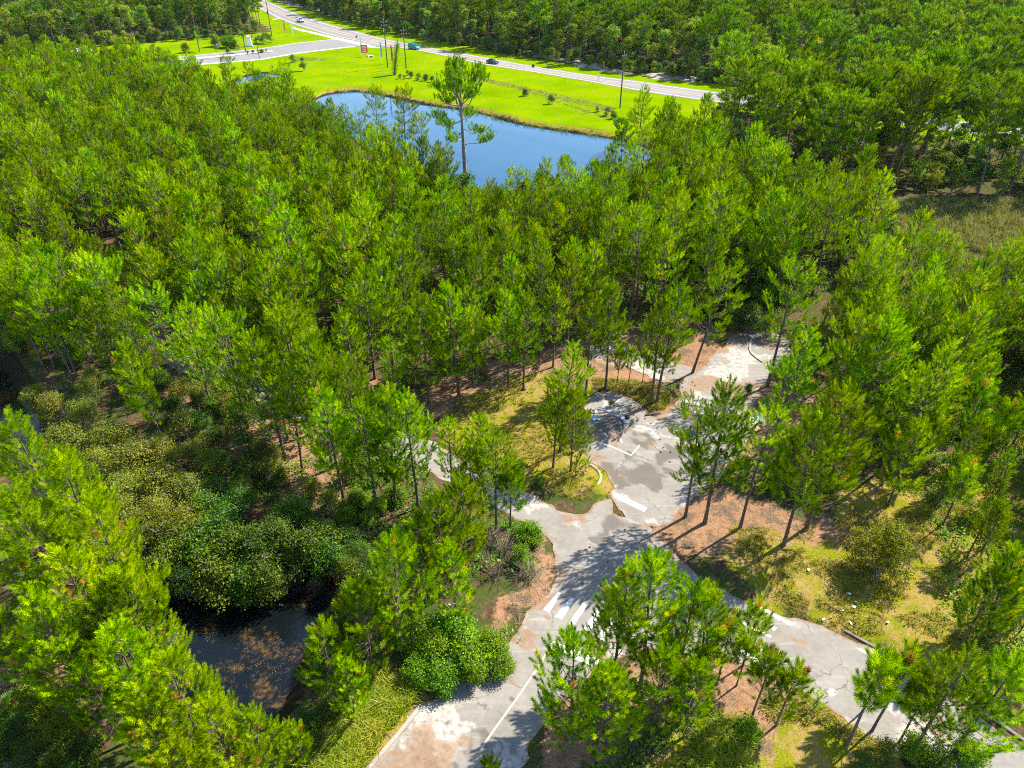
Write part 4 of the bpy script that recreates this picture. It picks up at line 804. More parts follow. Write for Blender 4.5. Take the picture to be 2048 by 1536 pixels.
put('baby', [(6.03,50.92,1.8)], 'tiny pine seedling inside the curved kerb')
put('baby', [(6.98,51.49,1.5)], 'smaller tiny pine seedling next to the curved kerb')
put('full1', [(-10.42,46.96,12.5)], 'dense dark pine leading the row beside the junction')
put('young2', [(-8.40,46.62,12)], 'tall pine second in the row beside the junction')
put('young4', [(-12.14,46.63,11)], 'pine at the creek end of the row beside the junction')
put('young1', [(-5.34,46.93,9.5)], 'short pine standing in the verge of the overgrown road')
put('young4', [(-2.51,45.95,10.5)], 'pine with three slim tops beside the overgrown road')
put('open3', [(-1.35,43.85,9.5)], 'dark sided pine nearest the junction in the row')
put('sapling2', [(-0.16,44.17,7)], 'low pine hanging over the edge of the pale junction')
put('young0', [(-3.60,44.24,8)], 'slight pine between the two road verge pines')
put('bushy0', [(-3.66,39.03,9)], 'bright bushy pine below the row, above the bare twigs')
put('full2', [(-5.46,37.17,10)], 'wide bright pine above the leafy green shrub')
put('bushy1', [(-6.62,35.71,9)], 'yellow green pine between the creek and the leafy shrub')
put('full0', [(-7.85,31.40,11.5)], 'big pine with visible pale stem leaning over the creek bank')
put('bushy2', [(-9.53,29.43,9)], 'pine overhanging the dark water near the leafy shrub')
put('bushy0', [(-4.10,34.08,8)], 'pine crown just above the round leafy shrub')
put('bushy1', [(-11.65,27.32,8.5)], 'young pine standing at the creek edge by the tall grass')
put('bushy2', [(-10.34,26.71,6)], 'low pine behind the tall yellow grass')
put('sapling2', [(-12.95,23.44,4)], 'small pine among dark shrubs at the bottom of the creek')
put('full2', [(8.85,28.93,12)], 'large pine in front of the right crosswalk covering the road corner')
put('full0', [(6.77,28.35,11)], 'pine with an arm reaching toward the left crosswalk')
put('bushy1', [(11.34,29.18,10)], 'bright pine merged with the large corner pine on its right')
put('bushy0', [(12.64,29.04,9)], 'slim pine ending the corner clump beside the right crosswalk')
put('bushy0', [(3.69,24.67,10)], 'full pine at the bottom edge beside the stop bar')
put('bushy2', [(5.27,23.88,8.5)], 'pine crowded behind the full pine at the bottom edge')
put('bushy2', [(8.99,25.34,8)], 'pine in the deep clump below the large corner pine')
put('bushy0', [(11.19,25.36,7)], 'short pine at the bottom of the corner clump')
put('sapling1', [(-1.21,21.71,4)], 'pine tip just peeking over the lower border of the road')
put('sapling0', [(16.46,30.77,6.2)], 'thin sapling with a forked top in front of the right crosswalk')
put('sapling2', [(15.50,29.01,4.8)], 'shorter sapling directly below the fork topped sapling')
put('sapling3', [(14.17,29.09,6.5)], 'sapling hugging the side of the corner clump')
put('sapling2', [(15.94,26.75,6.2)], 'full young pine on the grassy lower verge, left of a pair')
put('sapling2', [(17.30,26.09,5.8)], 'full young pine on the grassy lower verge, right of a pair')
put('baby', [(20.37,27.38,1.6)], 'tiny pine seedling beside the round white road mark')
put('sapling1', [(21.59,24.95,8)], 'pine leaning across the lower road with a dark thin trunk')
put('sapling2', [(23.53,27.23,5.5)], 'tip of a young pine beside the leaning roadside pine')
put('sapling3', [(23.67,25.95,7.5)], 'open pine on the far side of the leaning roadside pine')
put('open0', [(25.44,24.22,10)], 'big pine overhanging the lower corner of the road')
put('bushy0', [(27.74,24.00,9.5)], 'outermost big pine over the lower corner of the road')
put('sapling2', [(25.13,25.19,6)], 'shaded pine in the gap before the big corner pines')
put('near0', [(-35.66,40.94,15.5)], 'highest tip of the bright pines beside the dark channel')
put('near1', [(-30.71,36.38,15)], 'bright full pine facing the olive shrubs across the water')
put('near2', [(-27.00,32.92,14)], 'bright pine next down the water side row')
put('near0', [(-31.64,33.61,14)], 'shady pine behind the bright water side row')
put('near1', [(-23.61,29.34,12.5)], 'bright pine reaching out over the creek mouth')
put('near2', [(-26.64,28.89,13)], 'pine with thick pale trunk in the bright row')
put('bushy0', [(-24.85,28.39,10.5)], 'short bright pine above the bare creek side twigs')
put('near0', [(-27.61,26.80,12)], 'pine above the palmetto at the border')
put('near1', [(-22.29,24.93,12)], 'bright pine behind the three crowns along the creek')
put('near2', [(-18.45,22.94,11.5)], 'bright crown nearest the drowned weed in the creek')
put('near0', [(-15.52,20.73,10.5)], 'bright crown by the lower end of the creek')
put('near1', [(-19.45,21.25,11)], 'middle crown of the bottom bright group')
put('near2', [(-14.16,21.65,8.5)], 'last bright crown where the creek ends')
put('near0', [(-17.19,19.44,10)], 'lowest bright crown touching the bottom border')
put('bushy1', [(-24.91,25.01,8)], 'dim pine between the straw bank and the bright crowns')
put('big0', [(-20.49,57.07,15)], 'largest full crowned pine above the creek bank')
put('big1', [(-17.17,51.89,14)], 'wide crowned pine just in front of the largest bank pine')
put('big1', [(-22.23,53.58,13.5)], 'dense pine at the left shoulder of the largest bank pine')
put('full0', [(-15.19,47.33,12)], 'lower full pine facing the dark opening of the creek')
put('open2', [(-14.08,50.29,12.5)], 'pine on the junction side of the large bank pines')
put('bushy0', [(-37.76,58.75,9)], 'lone bright pine rising out of the olive shrubs')
put('bushy1', [(-35.48,56.59,7)], 'shorter bright pine leaning out of the olive shrubs')
put('open0', [(-31.75,60.91,12)], 'pine with bare dark trunk above the brown straw bank')
put('open3', [(-27.17,58.09,13)], 'full pine left of the largest bank pine')
put('open1', [(-72.01,209.76,9)], 'spindly pine beside the small pond, nearest the entrance road')
put('open3', [(-76.21,205.28,11)], 'tall thin pine at the ragged front of the young stand by the entrance')
put('snag0', [(-63.64,88.79,9)], 'bare grey dead tree among the pines at the border'); put('snag1', [(-42.51,74.91,9)], 'bare grey dead pine in the stand above the bank'); put('snag0', [(-23.96,88.44,9)], 'bare dead pine in the middle of the young stand')
nsingle = len(trees)
# stands filled with many alike trees
STANDS = [
 ([(-96.58,110.56),(-74.13,93.64),(-53.90,81.69),(-37.03,71.28),(-23.25,63.58),(-16.10,60.37),(-12.45,60.81),(-6.70,62.17),(-0.77,64.05),(4.84,66.01),(7.44,70.73),(10.20,81.69),(6.40,97.04),(-1.12,106.41),(-7.73,110.56),(-15.24,119.65),(-24.41,134.26),(-35.70,152.73),(-47.49,170.97),(-58.15,175.43),(-65.36,175.43),(-79.04,193.78),(-94.90,214.44),(-108.62,226.62),(-131.12,226.62),(-152.36,224.50),(-179.66,221.06)], 3.5, ['young%d' % i for i in range(6)]+['open3', 'open0'], (8.5, 13.8),
  'slender young stand pine', 'pines of the dense young stand'),
 ([(-1.89,104.43),(4.61,110.56),(17.91,111.63),(24.69,128.63),(31.95,148.51),(38.52,145.13),(43.08,124.65),(47.39,110.56),(54.78,108.45),(53.24,98.81),(38.37,83.75),(34.64,80.35),(28.83,80.35),(22.84,76.54),(10.42,77.15),(8.66,87.36),(4.28,100.63)], 4.6, ['young0', 'young2', 'open0', 'open1', 'open3', 'young4'], (11, 15),
  'pine between pond and lot', 'pines between the pond and the parking lot'),
 ([(37.63,77.78),(46.65,84.46),(55.71,85.17),(67.80,83.06),(76.01,80.35),(61.99,59.93),(51.99,59.06),(41.91,56.55),(35.29,59.06),(33.78,63.58),(33.04,69.64)], 4.4, ['open0', 'open1', 'open2', 'open3', 'young2'], (10, 14),
  'pine of the marsh thicket', 'pines between the marsh and the clearing'),
 ([(34.35,54.18),(44.04,55.75),(57.58,54.96),(44.67,32.05),(36.05,28.13),(32.13,32.47),(33.43,36.54),(37.61,44.04),(32.39,47.14)], 3.1, ['sapling0', 'sapling1', 'sapling2', 'sapling3', 'young1', 'bushy0', 'young3'], (4, 8.5),
  'thin pine on the open grassy ground', 'thin pines of the open grassy ground'),
 ([(42.16,152.02),(60.64,163.42),(76.48,163.42),(90.79,155.66),(109.03,152.02),(126.63,145.13),(110.02,122.11),(92.98,125.17),(76.54,128.36),(61.18,124.65),(49.33,127.28)], 7.5, ['mature0', 'mature1', 'mature2', 'mature3'], (15, 20),
  'tall mature pine behind marsh', 'mature pines near the highway'),
 ([(-36.23,61.72),(-30.93,63.58),(-24.22,59.06),(-19.13,54.96),(-15.77,50.51),(-17.74,48.79),(-21.90,50.51),(-29.09,54.96)], 4.6, ['young0', 'open1', 'open3'], (9, 12),
  'pine on the brown straw bank', 'pines on the straw bank'),
 ([(-151.06,181.04),(-83.34,81.69),(-67.35,74.13),(-71.75,87.36),(-95.95,108.45)], 4, ['young1', 'young3', 'open0'], (10, 13), 'slender young stand pine', 'pines of the dense young stand'),
 ([(-38.40,32.05),(-34.43,30.82),(-28.41,25.33),(-28.02,21.59),(-35.60,21.59),(-44.60,32.05)], 4.5, ['near0', 'bushy0', 'near1'], (8, 12), 'pine of the shaded corner', 'pines of the lower corner'),
 ([(-86.72,96.17),(-70.38,87.36),(-51.42,76.54),(-29.83,63.58),(-28.92,59.06),(-34.28,60.81),(-40.11,64.54),(-46.60,66.51),(-52.81,67.53),(-62.47,74.13),(-75.88,80.35)], 3.1, ['young0', 'young2', 'young4', 'open3', 'open0'], (9.5, 13), 'pine between overgrown road and channel', 'pines between road and channel'),
]
ex = np.array([(t_[0], t_[1]) for t_ in trees])
for poly, d, ks, (h0, h1), label, group in STANDS:
    for q in poisson(poly, d, pr, lambda q: ok_ground(q, 1.0) | (ok_ground(q, -2.7) & (q[:, 0] < -18))):
        if np.min(np.hypot(ex[:, 0]-q[0], ex[:, 1]-q[1])) < 2.0: continue
        if label.startswith('slender') and vnoise(q[0], q[1], 7, 90) > .80: continue
        trees.append((q[0], q[1], pr.uniform(h0, h1)*(1 if pr.random() < .85 else .72), ks[pr.integers(len(ks))], label, group, (pr.normal(0, .03), pr.normal(0, .03))))
# wood far beyond the highway and beyond the side road
FARW = [(-147.76,492.54),(-114.05,430.36),(-85.23,383.22),(-55.41,341.83),(-31.10,315.52),(-14.20,298.40),(8.60,276.69),(28.59,257.66),(43.38,249.01),(58.99,236.96),(82.19,218.37),(102.85,204.54),(129.32,185.96),(158.31,166.70),(238.45,176.34),(639.19,523.70),(-139.65,533.79)]
LEFTW = [(-274.29,299.57),(-192.46,291.57),(-165.41,293.82),(-147.49,309.21),(-138.59,311.71),(-126.95,318.12),(-116.93,324.77),(-106.95,333.10),(-112.02,354.14),(-123.77,374.22),(-149.01,430.36),(-192.35,533.79),(-469.01,533.79)]
broads = []
def edge_d(q): return np.minimum(pdist(HW_FAR, q[:, 0], q[:, 1]), pdist(SIDE_FAR, q[:, 0], q[:, 1]))
for poly, label, group, pm in ((FARW, 'leafy tree beyond the highway', 'trees of the wood beyond the highway', .42), (LEFTW, 'leafy tree beyond the side road', 'trees of the wood beyond the side road', .2)):
    q = poisson(poly, 5.6, pr, None); e = edge_d(q)
    for (x, y), d in zip(q, e):
        if not in_view(x, y, 16, .12): continue
        if d > 60 and pr.random() < .3: continue
        if 'side road' in label and x > -115: mat = .75
        else: mat = pm if d > 22 else pm*.6
        if pr.random() < mat: broads.append((x, y, pr.uniform(13, 19), 'mature%d' % pr.integers(4), label.replace('leafy tree', 'pine'), group.replace('trees', 'pines'), (0, 0)))
        else: broads.append((x, y, pr.uniform(8, 14)*(1 if d > 14 else .75), 'broad%d' % pr.integers(5), label, group, (0, 0)))
# broadleaf understorey: near the marsh, by the pond, at the back of the lot
for poly, d, label, group, (h0, h1), ks in (
 ([(41.35,148.51),(59.40,159.46),(74.91,159.46),(89.01,152.02),(106.93,148.51),(118.25,141.88),(105.54,123.37),(92.98,125.17),(76.28,127.82),(60.97,124.14),(48.51,124.65)], 5.2, 'green leafy tree behind the marsh', 'leafy trees behind the marsh', (4, 8), ['broad0', 'broad2', 'broad4', 'under0', 'under1']),
 ([(-12.71,120.87),(-2.19,125.95),(20.98,128.63),(32.78,141.88),(41.97,127.28),(47.39,110.56),(38.80,93.64),(35.06,81.69),(27.21,81.69),(19.98,93.64),(5.81,100.63),(-4.89,100.63),(-8.69,112.72)], 5.5, 'dark leafy tree before the pond', 'dark trees in front of the pond', (4, 7.5), ['under0', 'under1', 'under2', 'broad4']),
 ([(44.10,110.56),(59.64,108.45),(59.34,100.63),(47.83,87.36),(37.68,81.69),(38.80,93.64)], 5., 'leafy tree between marsh and lot', 'leafy trees by the marsh', (4, 7), ['under0', 'broad4', 'broad2']),
 ([(55.78,199.32),(73.60,188.51),(82.49,178.67),(76.16,162.61),(43.44,157.54)], 6.5, 'leafy tree beside the walk', 'leafy trees beside the walk', (4, 8), ['broad1', 'broad4', 'under1']),
 ([(61.23,81.69),(76.93,81.69),(60.80,58.21),(53.55,59.93),(51.83,65.51)], 4.6, 'dark leafy tree under pines', 'dark trees at the right border', (3.5, 6), ['under0', 'under2'])):
    for q in poisson(poly, d, pr, lambda q: ok_ground(q, .8)): broads.append((q[0], q[1], pr.uniform(h0, h1), ks[pr.integers(len(ks))], label, group, (0, 0)))
size = lambda t_: t_[2]/max(1., math.dist((t_[0], t_[1], t_[2]*.5), CAMP))
def settle(lst, keep_first, limit, massname):
    head = lst[:keep_first]; rest = [t_ for t_ in lst[keep_first:]]
    vis = [t_ for t_ in rest if in_view(*t_[:3])]; inv = [t_ for t_ in rest if not in_view(*t_[:3])]
    vis.sort(key=size, reverse=True); n = max(0, limit-len(head))
    for x, y, h, k, label, group, tilt in head+vis[:n]: plant(k, x, y, h, label, group, tilt=tilt)
    far = vis[n:]+[t_ for t_ in inv if in_view(*t_[:3], .35)]
    if far: mass(massname, [(k, x, y, float(gh(x, y)[0]), h/K[k]['h'], random.random()*6.28) for x, y, h, k, *_ in far])
    print(massname, 'single', len(head)+n, 'mass', len(far))
for line, label, group in ((HW_FAR, 'low leafy tree beyond the highway', 'low trees at the highway edge'), ([(-251.46,294.95),(-191.14,289.36),(-164.27,291.57),(-145.37,304.32),(-136.58,306.74),(-125.54,314.24),(-115.61,320.75),(-106.12,330.28)], 'low leafy tree beyond the side road', 'low trees at the side wood edge')):
    q = resample(chaikin(line, 2, False), 2.6, False); tq = np.gradient(q, axis=0); tq /= np.hypot(*tq.T)[:, None]; off = 9.5 if line is HW_FAR else 1.
    for s_ in (0, 3.5):
        w_ = q+np.c_[-tq[:, 1], tq[:, 0]]*(off+s_)+pr.normal(0, 1., q.shape)
        for x, y in w_:
            if in_view(x, y, 4): broads.append((x, y, pr.uniform(2.5, 5.5), ['broad4', 'broad2', 'under0', 'under2'][pr.integers(4)], label, group, (0, 0)))
pb = [b for b in broads if b[3].startswith('mature')]; lb = [b for b in broads if not b[3].startswith('mature')]
settle(trees+pb, nsingle, 300, 'pine_wood')
settle(lb, 0, 260, 'broadleaf_wood')
for q in poisson([(-65.41,79.05),(-49.16,71.84),(-37.16,65.51),(-29.83,63.58),(-25.10,54.96),(-19.34,47.79),(-24.61,47.14),(-31.22,52.67),(-36.94,60.81),(-51.66,67.53),(-61.09,71.84)], 2.9, pr, lambda q: ok_ground(q, -.5, .3)):
    k = ['olive0', 'darkshrub1', 'bright1', 'olive2', 'darkshrub0'][pr.integers(5)]; plant(k, q[0], q[1], pr.uniform(1.6, 3.4), 'mixed shrub under the bank pines', 'undergrowth shrubs of the overgrown road bank')
# shrubs (x, y, height at the top)
def shrubs(ks, pts, label, group=None):
    for i, p in enumerate(pts): plant(ks[i % len(ks)], p[0], p[1], p[2], label, group, z=max(-.3, float(gh(p[0], p[1])[0])))
O3 = ['olive0', 'olive1', 'olive2']; D3 = ['darkshrub0', 'darkshrub1', 'darkshrub2']; B2 = ['bright0', 'bright1']
shrubs(O3, [(-47.46,59.52,3.5),(-43.06,57.78,4.1),(-42.89,53.68,4.1),(-38.38,53.68,4.1),(-37.85,49.35,4.3),(-34.80,50.06,4.3),(-33.17,51.78,3.8),(-33.55,46.32,4.3),(-30.74,47.21,4.1),(-28.28,45.90,4.1),(-29.87,43.22,4.3),(-33.13,43.43,4.1),(-26.67,42.26,4.1),(-45.33,62.73,3.2),(-50.88,62.08,3),(-32.11,51.05,3.2),(-29.61,40.57,4.1)], 'olive green shrub of the thicket', 'olive shrubs of the creek bank')
shrubs(D3, [(-26.09,44.04,4.1),(-23.70,42.05,4.3),(-24.90,39.83,4.3),(-21.98,39.29,4.3),(-26.68,39.22,4.1),(-22.92,37.42,4.1),(-20.58,39.83,4.3),(-19.01,41.12,4.1),(-19.27,37.70,3.8),(-16.53,39.54,4.6),(-15.33,40.92,4.3),(-20.78,37.24,3.2),(-27.68,37.70,3.8),(-25.37,37.24,3.2),(-27.62,40.57,4.1),(-14.74,39.53,3.5),(-23.71,45.30,3.5),(-18.68,44.07,3.5),(-26.49,46.91,3.2),(-13.58,41.46,3.2)], 'dark shrub overhanging the creek', 'dark shrubs over the creek')
shrubs(D3, [(-13.04,38.28,2.6),(-12.24,35.99,2.4),(-12.22,33.92,2.4),(-12.84,32.27,2),(-12.15,39.85,2.6),(-12.99,30.37,1.8)], 'dark shrub on the steep bank', 'dark shrubs of the road side bank')
shrubs(O3+D3, [(-32.94,62.08,3),(-29.96,60.81,2.6),(-30.36,52.28,2.8),(-29.07,55.10,2.4),(-35.01,59.34,3),(-23.93,49.63,2.6),(-22.82,52.03,2.4),(-23.97,47.14,3)], 'shrub on the straw bank', 'shrubs on the straw bank')
shrubs(['olive1'], [(-18.51,37.45,2.4)], 'yellowish shrub with bare twigs hanging over the creek'); shrubs(['olive2'], [(-23.32,36.98,1.8)], 'small shrub dipping its leaves into the creek, nearest the pines'); shrubs(['olive0'], [(-20.97,36.83,1.7)], 'small shrub dipping its leaves into the creek beside the yellowish one')
shrubs(O3, [(-18.05,47.81,2.4),(-16.22,46.40,2.2),(-15.01,50.33,2)], 'light olive shrub below bank pines', 'light shrubs below the bank pines')
shrubs(B2, [(-13.71,46.83,1.8),(-11.78,45.88,1.8),(-10.47,47.49,1.8),(-12.35,44.03,1.8),(-14.57,45.46,1.6)], 'fresh shrub left of the junction', 'fresh shrubs left of the junction')
shrubs(B2+['darkshrub1'], [(-15.16,61.09,2.4),(-13.50,58.86,2.4),(-16.45,63.93,2.4),(-12.65,63.56,2)], 'shaded shrub by the overgrown road', 'shrubs at the overgrown road')
shrubs(B2, [(-4.25,32.73,2.8),(-5.68,30.85,2.8),(-3.27,31.06,2.8),(-1.55,31.56,2.4),(-4.89,29.31,2.2),(-2.53,29.70,2.2),(-0.84,30.44,1.7),(-6.59,29.31,2.2),(-7.25,32.24,2.6)], 'bright leafy bush beside the road', 'bright bushes beside the lower road')
shrubs(['bright0'], [(1.51,42.65,2)], 'leafy shrub standing over the straw at the junction edge'); shrubs(['bright1'], [(0.65,40.06,1.8)], 'leafy shrub tangled with bare twigs by the junction')
shrubs(['twigs0', 'twigs1'], [(-0.57,40.96,2),(1.03,38.49,1.8),(-1.35,38.82,2),(-1.83,42.08,2)], 'bare twig tangle beside the junction', 'bare twigs beside the junction')
shrubs(['twigs0', 'twigs1'], [(-27.54,34.55,1.6),(-25.84,33.52,1.5),(-24.82,32.30,1.4)], 'bare brown twigs over the creek', 'bare twigs over the creek')
shrubs(['twigs1', 'twigs0'], [(-27.18,50.44,1.6),(-15.88,45.46,1.6),(-32.03,58.65,1.6),(-24.32,53.25,1.4),(-12.76,42.57,1.5)], 'dead brush on the straw bank', 'dead brush on the straw bank')
shrubs(['darkshrub0', 'darkshrub2', 'darkshrub1'], [(-14.46,24.36,2),(-13.18,25.51,2),(-12.18,26.65,1.8),(-15.38,23.26,2),(-12.11,24.75,1.6)], 'dark shrub at the creek end', 'dark shrubs at the creek end')
shrubs(['darkshrub1', 'darkshrub0', 'darkshrub2'], [(-30.24,23.77,2.2),(-28.06,23.15,2.2),(-26.84,24.20,2),(-31.95,25.51,2),(-31.75,23.35,2.4),(-26.56,22.15,2.4)], 'dark shrub of the lower corner', 'dark shrubs of the lower corner')
shrubs(['gold'], [(29.52,39.04,5)], 'big round golden green bush alone in the clearing')
shrubs(B2+['darkshrub0'], [(24.26,49.51,2.4),(25.85,48.15,2.4),(26.10,51.53,2.2),(28.15,49.40,2.2),(32.29,54.04,2)], 'shrub under the clearing pines', 'shrubs under the clearing pines')
shrubs(['darkshrub1', 'bright1', 'darkshrub2'], [(23.34,23.88,2),(25.23,24.09,2.2),(26.58,23.57,2),(21.52,23.06,1.8),(28.46,23.77,2.2)], 'dark shrub under the corner pines', 'shrubs under the lower corner pines')
shrubs(['bright0'], [(15.23,25.47,1.5)], 'narrow fresh green shrub below the sapling pair'); shrubs(['darkshrub1'], [(35.68,33.26,2.4)], 'greyish shrub at the right border above the road')
shrubs(['darkshrub0'], [(26.08,64.49,1.5)], 'low dark shrub by the shaded edge of the parking lot'); 
shrubs(['darkshrub1', 'darkshrub0', 'darkshrub2'], [(27.93,79.60,4),(30.05,78.26,4),(27.13,82.47,3.6),(32.39,77.42,3.4),(32.19,81.58,4.4),(30.74,85.32,4)], 'dark shrub behind the lot', 'dark shrubs behind the lot')
shrubs(['darkshrub2'], [(3.67,212.54,2)], 'small round shrub on the rough strip, farther from the pole'); shrubs(['darkshrub0'], [(10.55,203.00,2.4)], 'small round shrub in the middle of the rough strip'); shrubs(['darkshrub1'], [(24.42,190.12,2.2)], 'dark shrub at the foot of the lakeside utility pole')
shrubs(['bright1', 'darkshrub1'], [(25.69,186.73,2),(22.27,193.67,1.4)], 'rough shrub by the lakeside pole', 'rough shrubs by the pole')
shrubs(['broad4'], [(-67.98,249.93,4.5)], 'small leafy tree on a mulch mound in the lawn'); shrubs(['darkshrub1'], [(-75.21,264.30,2.8)], 'dark round shrub at the entrance bed')
shrubs(D3, [(-31.48,237.94,2),(-28.90,234.46,2.2),(-26.72,233.99,2),(-24.39,231.99,1.8),(-33.17,242.61,1.6)], 'hedge shrub by the utility pole', 'hedge shrubs by the utility pole')
shrubs(O3, [(-34.82,236.96,1.6),(-33.43,235.69,1.4)], 'pale weed by the vine tree', 'pale weeds by the vine tree')
shrubs(['darkshrub0'], [(10.80,62.31,0.9)], 'low green plant in the shaded bay of the lot')
shrubs(['bright0'], [(2.56,49.84,0.9)], 'broad leaved seedling on the verge of the curved island')
shrubs(['palmetto'], [(-35.94,31.54,1.3)], 'spiky palmetto at the border beside the thick trunk'); shrubs(['palmetto'], [(-33.50,27.67,1.3)], 'spiky palmetto on the straw bank at the border'); shrubs(['palmetto'], [(-33.51,30.00,1.2)], 'spiky palmetto between the border and the straw')
shrubs(['palm0'], [(-115.32,286.24,6)], 'feathery palm nearest the wood by the entrance'); shrubs(['palm1'], [(-98.30,286.16,7)], 'tall palm beside the white entrance monument'); shrubs(['palmetto'], [(-96.23,304.99,4.5)], 'big fan palm clump at the wood corner by the lawn'); shrubs(['palmetto'], [(-98.83,304.59,3.5)], 'smaller fan palm clump at the wood corner')
shrubs(['bright1', 'bright0'], [(-109.19,295.90,4),(-106.43,294.75,4.5),(-113.13,297.25,4.5)], 'yellow green tree by the entrance', 'ornamental trees by the entrance')
shrubs(['darkshrub0', 'olive1', 'bright0'], [(-104.48,293.20,2.5),(-102.50,290.79,2),(-104.83,286.22,1.5),(-94.51,282.50,1.4),(-93.01,283.58,1.4),(-91.87,284.67,1.4),(-96.11,281.64,1.2),(-90.63,285.98,1.2)], 'clipped plant of the entrance bed', 'plants of the entrance bed')
shrubs(['gold'], [(-119.86,284.02,3.5)], 'yellowish young tree on the mown strip near the palm'); shrubs(['gold'], [(-127.86,281.16,2.6)], 'low yellowish plant on the mown strip'); shrubs(['gold'], [(-145.63,257.75,4)], 'yellowish young tree left of the white shed'); shrubs(['gold'], [(-153.97,259.92,3.5)], 'yellowish young tree at the far end of the mown strip')
# ------------------------------------------------------------------ grasses and low cover
g1 = [blades(np.random.default_rng(i), 9, .34, .035, 1.0, .7) for i in range(4)]
g2 = [blades(np.random.default_rng(20+i), 13, 1.25, .05, .8, 1.1) for i in range(4)]
g3 = [blades(np.random.default_rng(40+i), 10, 1.5, .07, .5, .5) for i in range(4)]
def ground_pts(poly, n, pad=.1, jl=0):
    q = points_in(poly, n, pr, lambda q: ok_ground(q, pad, .3)); return np.c_[q, gh(q[:, 0], q[:, 1])]
def patchy(q, sc, th, seed): return q[vnoise(q[:, 0], q[:, 1], sc, seed)+.35*vnoise(q[:, 0], q[:, 1], sc*.3, seed+1) > th]
Pg = np.concatenate([patchy(ground_pts(DRY[0], 2600), 2.2, .5, 1), ground_pts(DRY[1], 1300), patchy(ground_pts(DRY[2], 9000), 1.8, .74, 2), patchy(ground_pts(DRY[3], 4000), 1.8, .74, 3)])
kind(link('grass', scatter_mesh('grass', g1, Pg, pr.uniform(.45, 1.5, len(Pg)), M['grass'], pr, .5, .22)), 'stuff')
TG = [([(-13.65,23.52),(-12.87,27.04),(-11.27,29.25),(-9.31,30.03),(-6.49,28.42),(-7.79,26.69),(-9.33,24.02),(-9.94,22.18)], 900), ([(45.30,63.58),(58.52,67.53),(60.35,59.06),(52.16,52.67),(44.45,56.55)], 700), ([(12.36,26.69),(15.09,26.34),(14.94,23.39),(11.04,22.78)], 240), ([(39.89,70.73),(43.43,65.51),(39.17,60.81),(35.97,63.58)], 200), ([(-34.20,30.42),(-30.18,28.13),(-26.79,25.33),(-29.33,24.02),(-33.44,26.69)], 160)]
Pt = np.concatenate([ground_pts(p, n, .25) for p, n in TG])
kind(link('tall_grass', scatter_mesh('tall_grass', g2, Pt, pr.uniform(.6, 1.1, len(Pt)), M['tallgrass'], pr, .55, .22)), 'stuff')
Pm = ground_pts(MARSH, 4200)
kind(link('marsh_reeds', scatter_mesh('marsh_reeds', g3, Pm, pr.uniform(.6, 1.2, len(Pm)), M['reed'], pr, .5, .25)), 'stuff')
e = resample(POND, .35); e = e+pr.normal(0, .8, e.shape); dd = sdist(POND, e[:, 0], e[:, 1]); e = e[(dd > -1.6) & (dd < 2.2)]; e = e[vnoise(e[:, 0], e[:, 1], 9, 5) > .25]
Pe = np.c_[e, np.maximum(gh(e[:, 0], e[:, 1]), -.8)]
kind(link('shore_reeds', scatter_mesh('shore_reeds', g3, Pe, pr.uniform(.35, .8, len(Pe)), M['tallgrass'], pr, .35, .25)), 'stuff')
def weedtm(rg, n, r, ls):
    p = np.c_[rg.normal(0, r*.5, (n, 2)), rg.uniform(.08, r*.9, n)]; Vv, _ = leaves(p, unit(np.c_[rg.normal(0, .5, (n, 2)), np.ones(n)]), ls*rg.uniform(.7, 1.3, n), rg, np.zeros(n)); return Vv.reshape(-1, 3, 3)
wt = [weedtm(np.random.default_rng(60+i), 22, .5, .2) for i in range(4)]
UG = [(STANDS[0][0], 2600), (STANDS[1][0], 1500), (STANDS[2][0], 1100), ([(-38.52,67.53),(-18.13,65.51),(-12.33,44.04),(-17.55,44.04),(-28.51,50.51)], 330), ([(34.95,58.21),(45.73,59.06),(56.08,54.96),(40.15,28.13),(33.75,28.87),(32.50,34.67),(36.02,41.73)], 600), (STANDS[7][0], 160), ([(-15.72,58.21),(-5.75,49.12),(0.71,45.25),(2.19,36.54),(-0.88,32.47),(-6.02,28.87),(-11.57,30.82),(-13.64,41.73),(-16.95,45.25)], 420), ([(6.24,30.42),(14.14,30.82),(16.25,28.13),(11.94,24.02),(3.82,21.59)], 200)]
Pu = np.concatenate([patchy(ground_pts(p, n, .35), 6, .5, 7) for p, n in UG])
kind(link('undergrowth', scatter_mesh('undergrowth', wt, Pu, pr.uniform(.6, 1.5, len(Pu)), M['weed'], pr, .45, .25)), 'stuff')
lt = MB()
for p, n in (([(-39.66,67.53),(-30.59,69.64),(-18.82,58.21),(-14.78,47.79),(-17.83,45.25),(-21.90,50.51),(-31.08,54.96)], 150), (STRAW[1], 110), (STRAW[5], 90), (STANDS[0][0], 260), (STRAW[0], 40), (DRY[2], 60)):
    for x, y, z in ground_pts(p, n, .05):
        a = random.random()*6.28; L = random.uniform(.4, 1.5); q = np.array([x, y, z+.03]); d = np.array([math.cos(a), math.sin(a), 0])
        lt.tube([q, q+d*L*.5+np.array([random.gauss(0, .06), random.gauss(0, .06), random.uniform(0, .12)]), q+d*L+np.array([0, 0, random.uniform(0, .2)])], [.016, .012, .006], 3, False)
kind(lt.build('fallen_twigs', M['twig']), 'stuff')
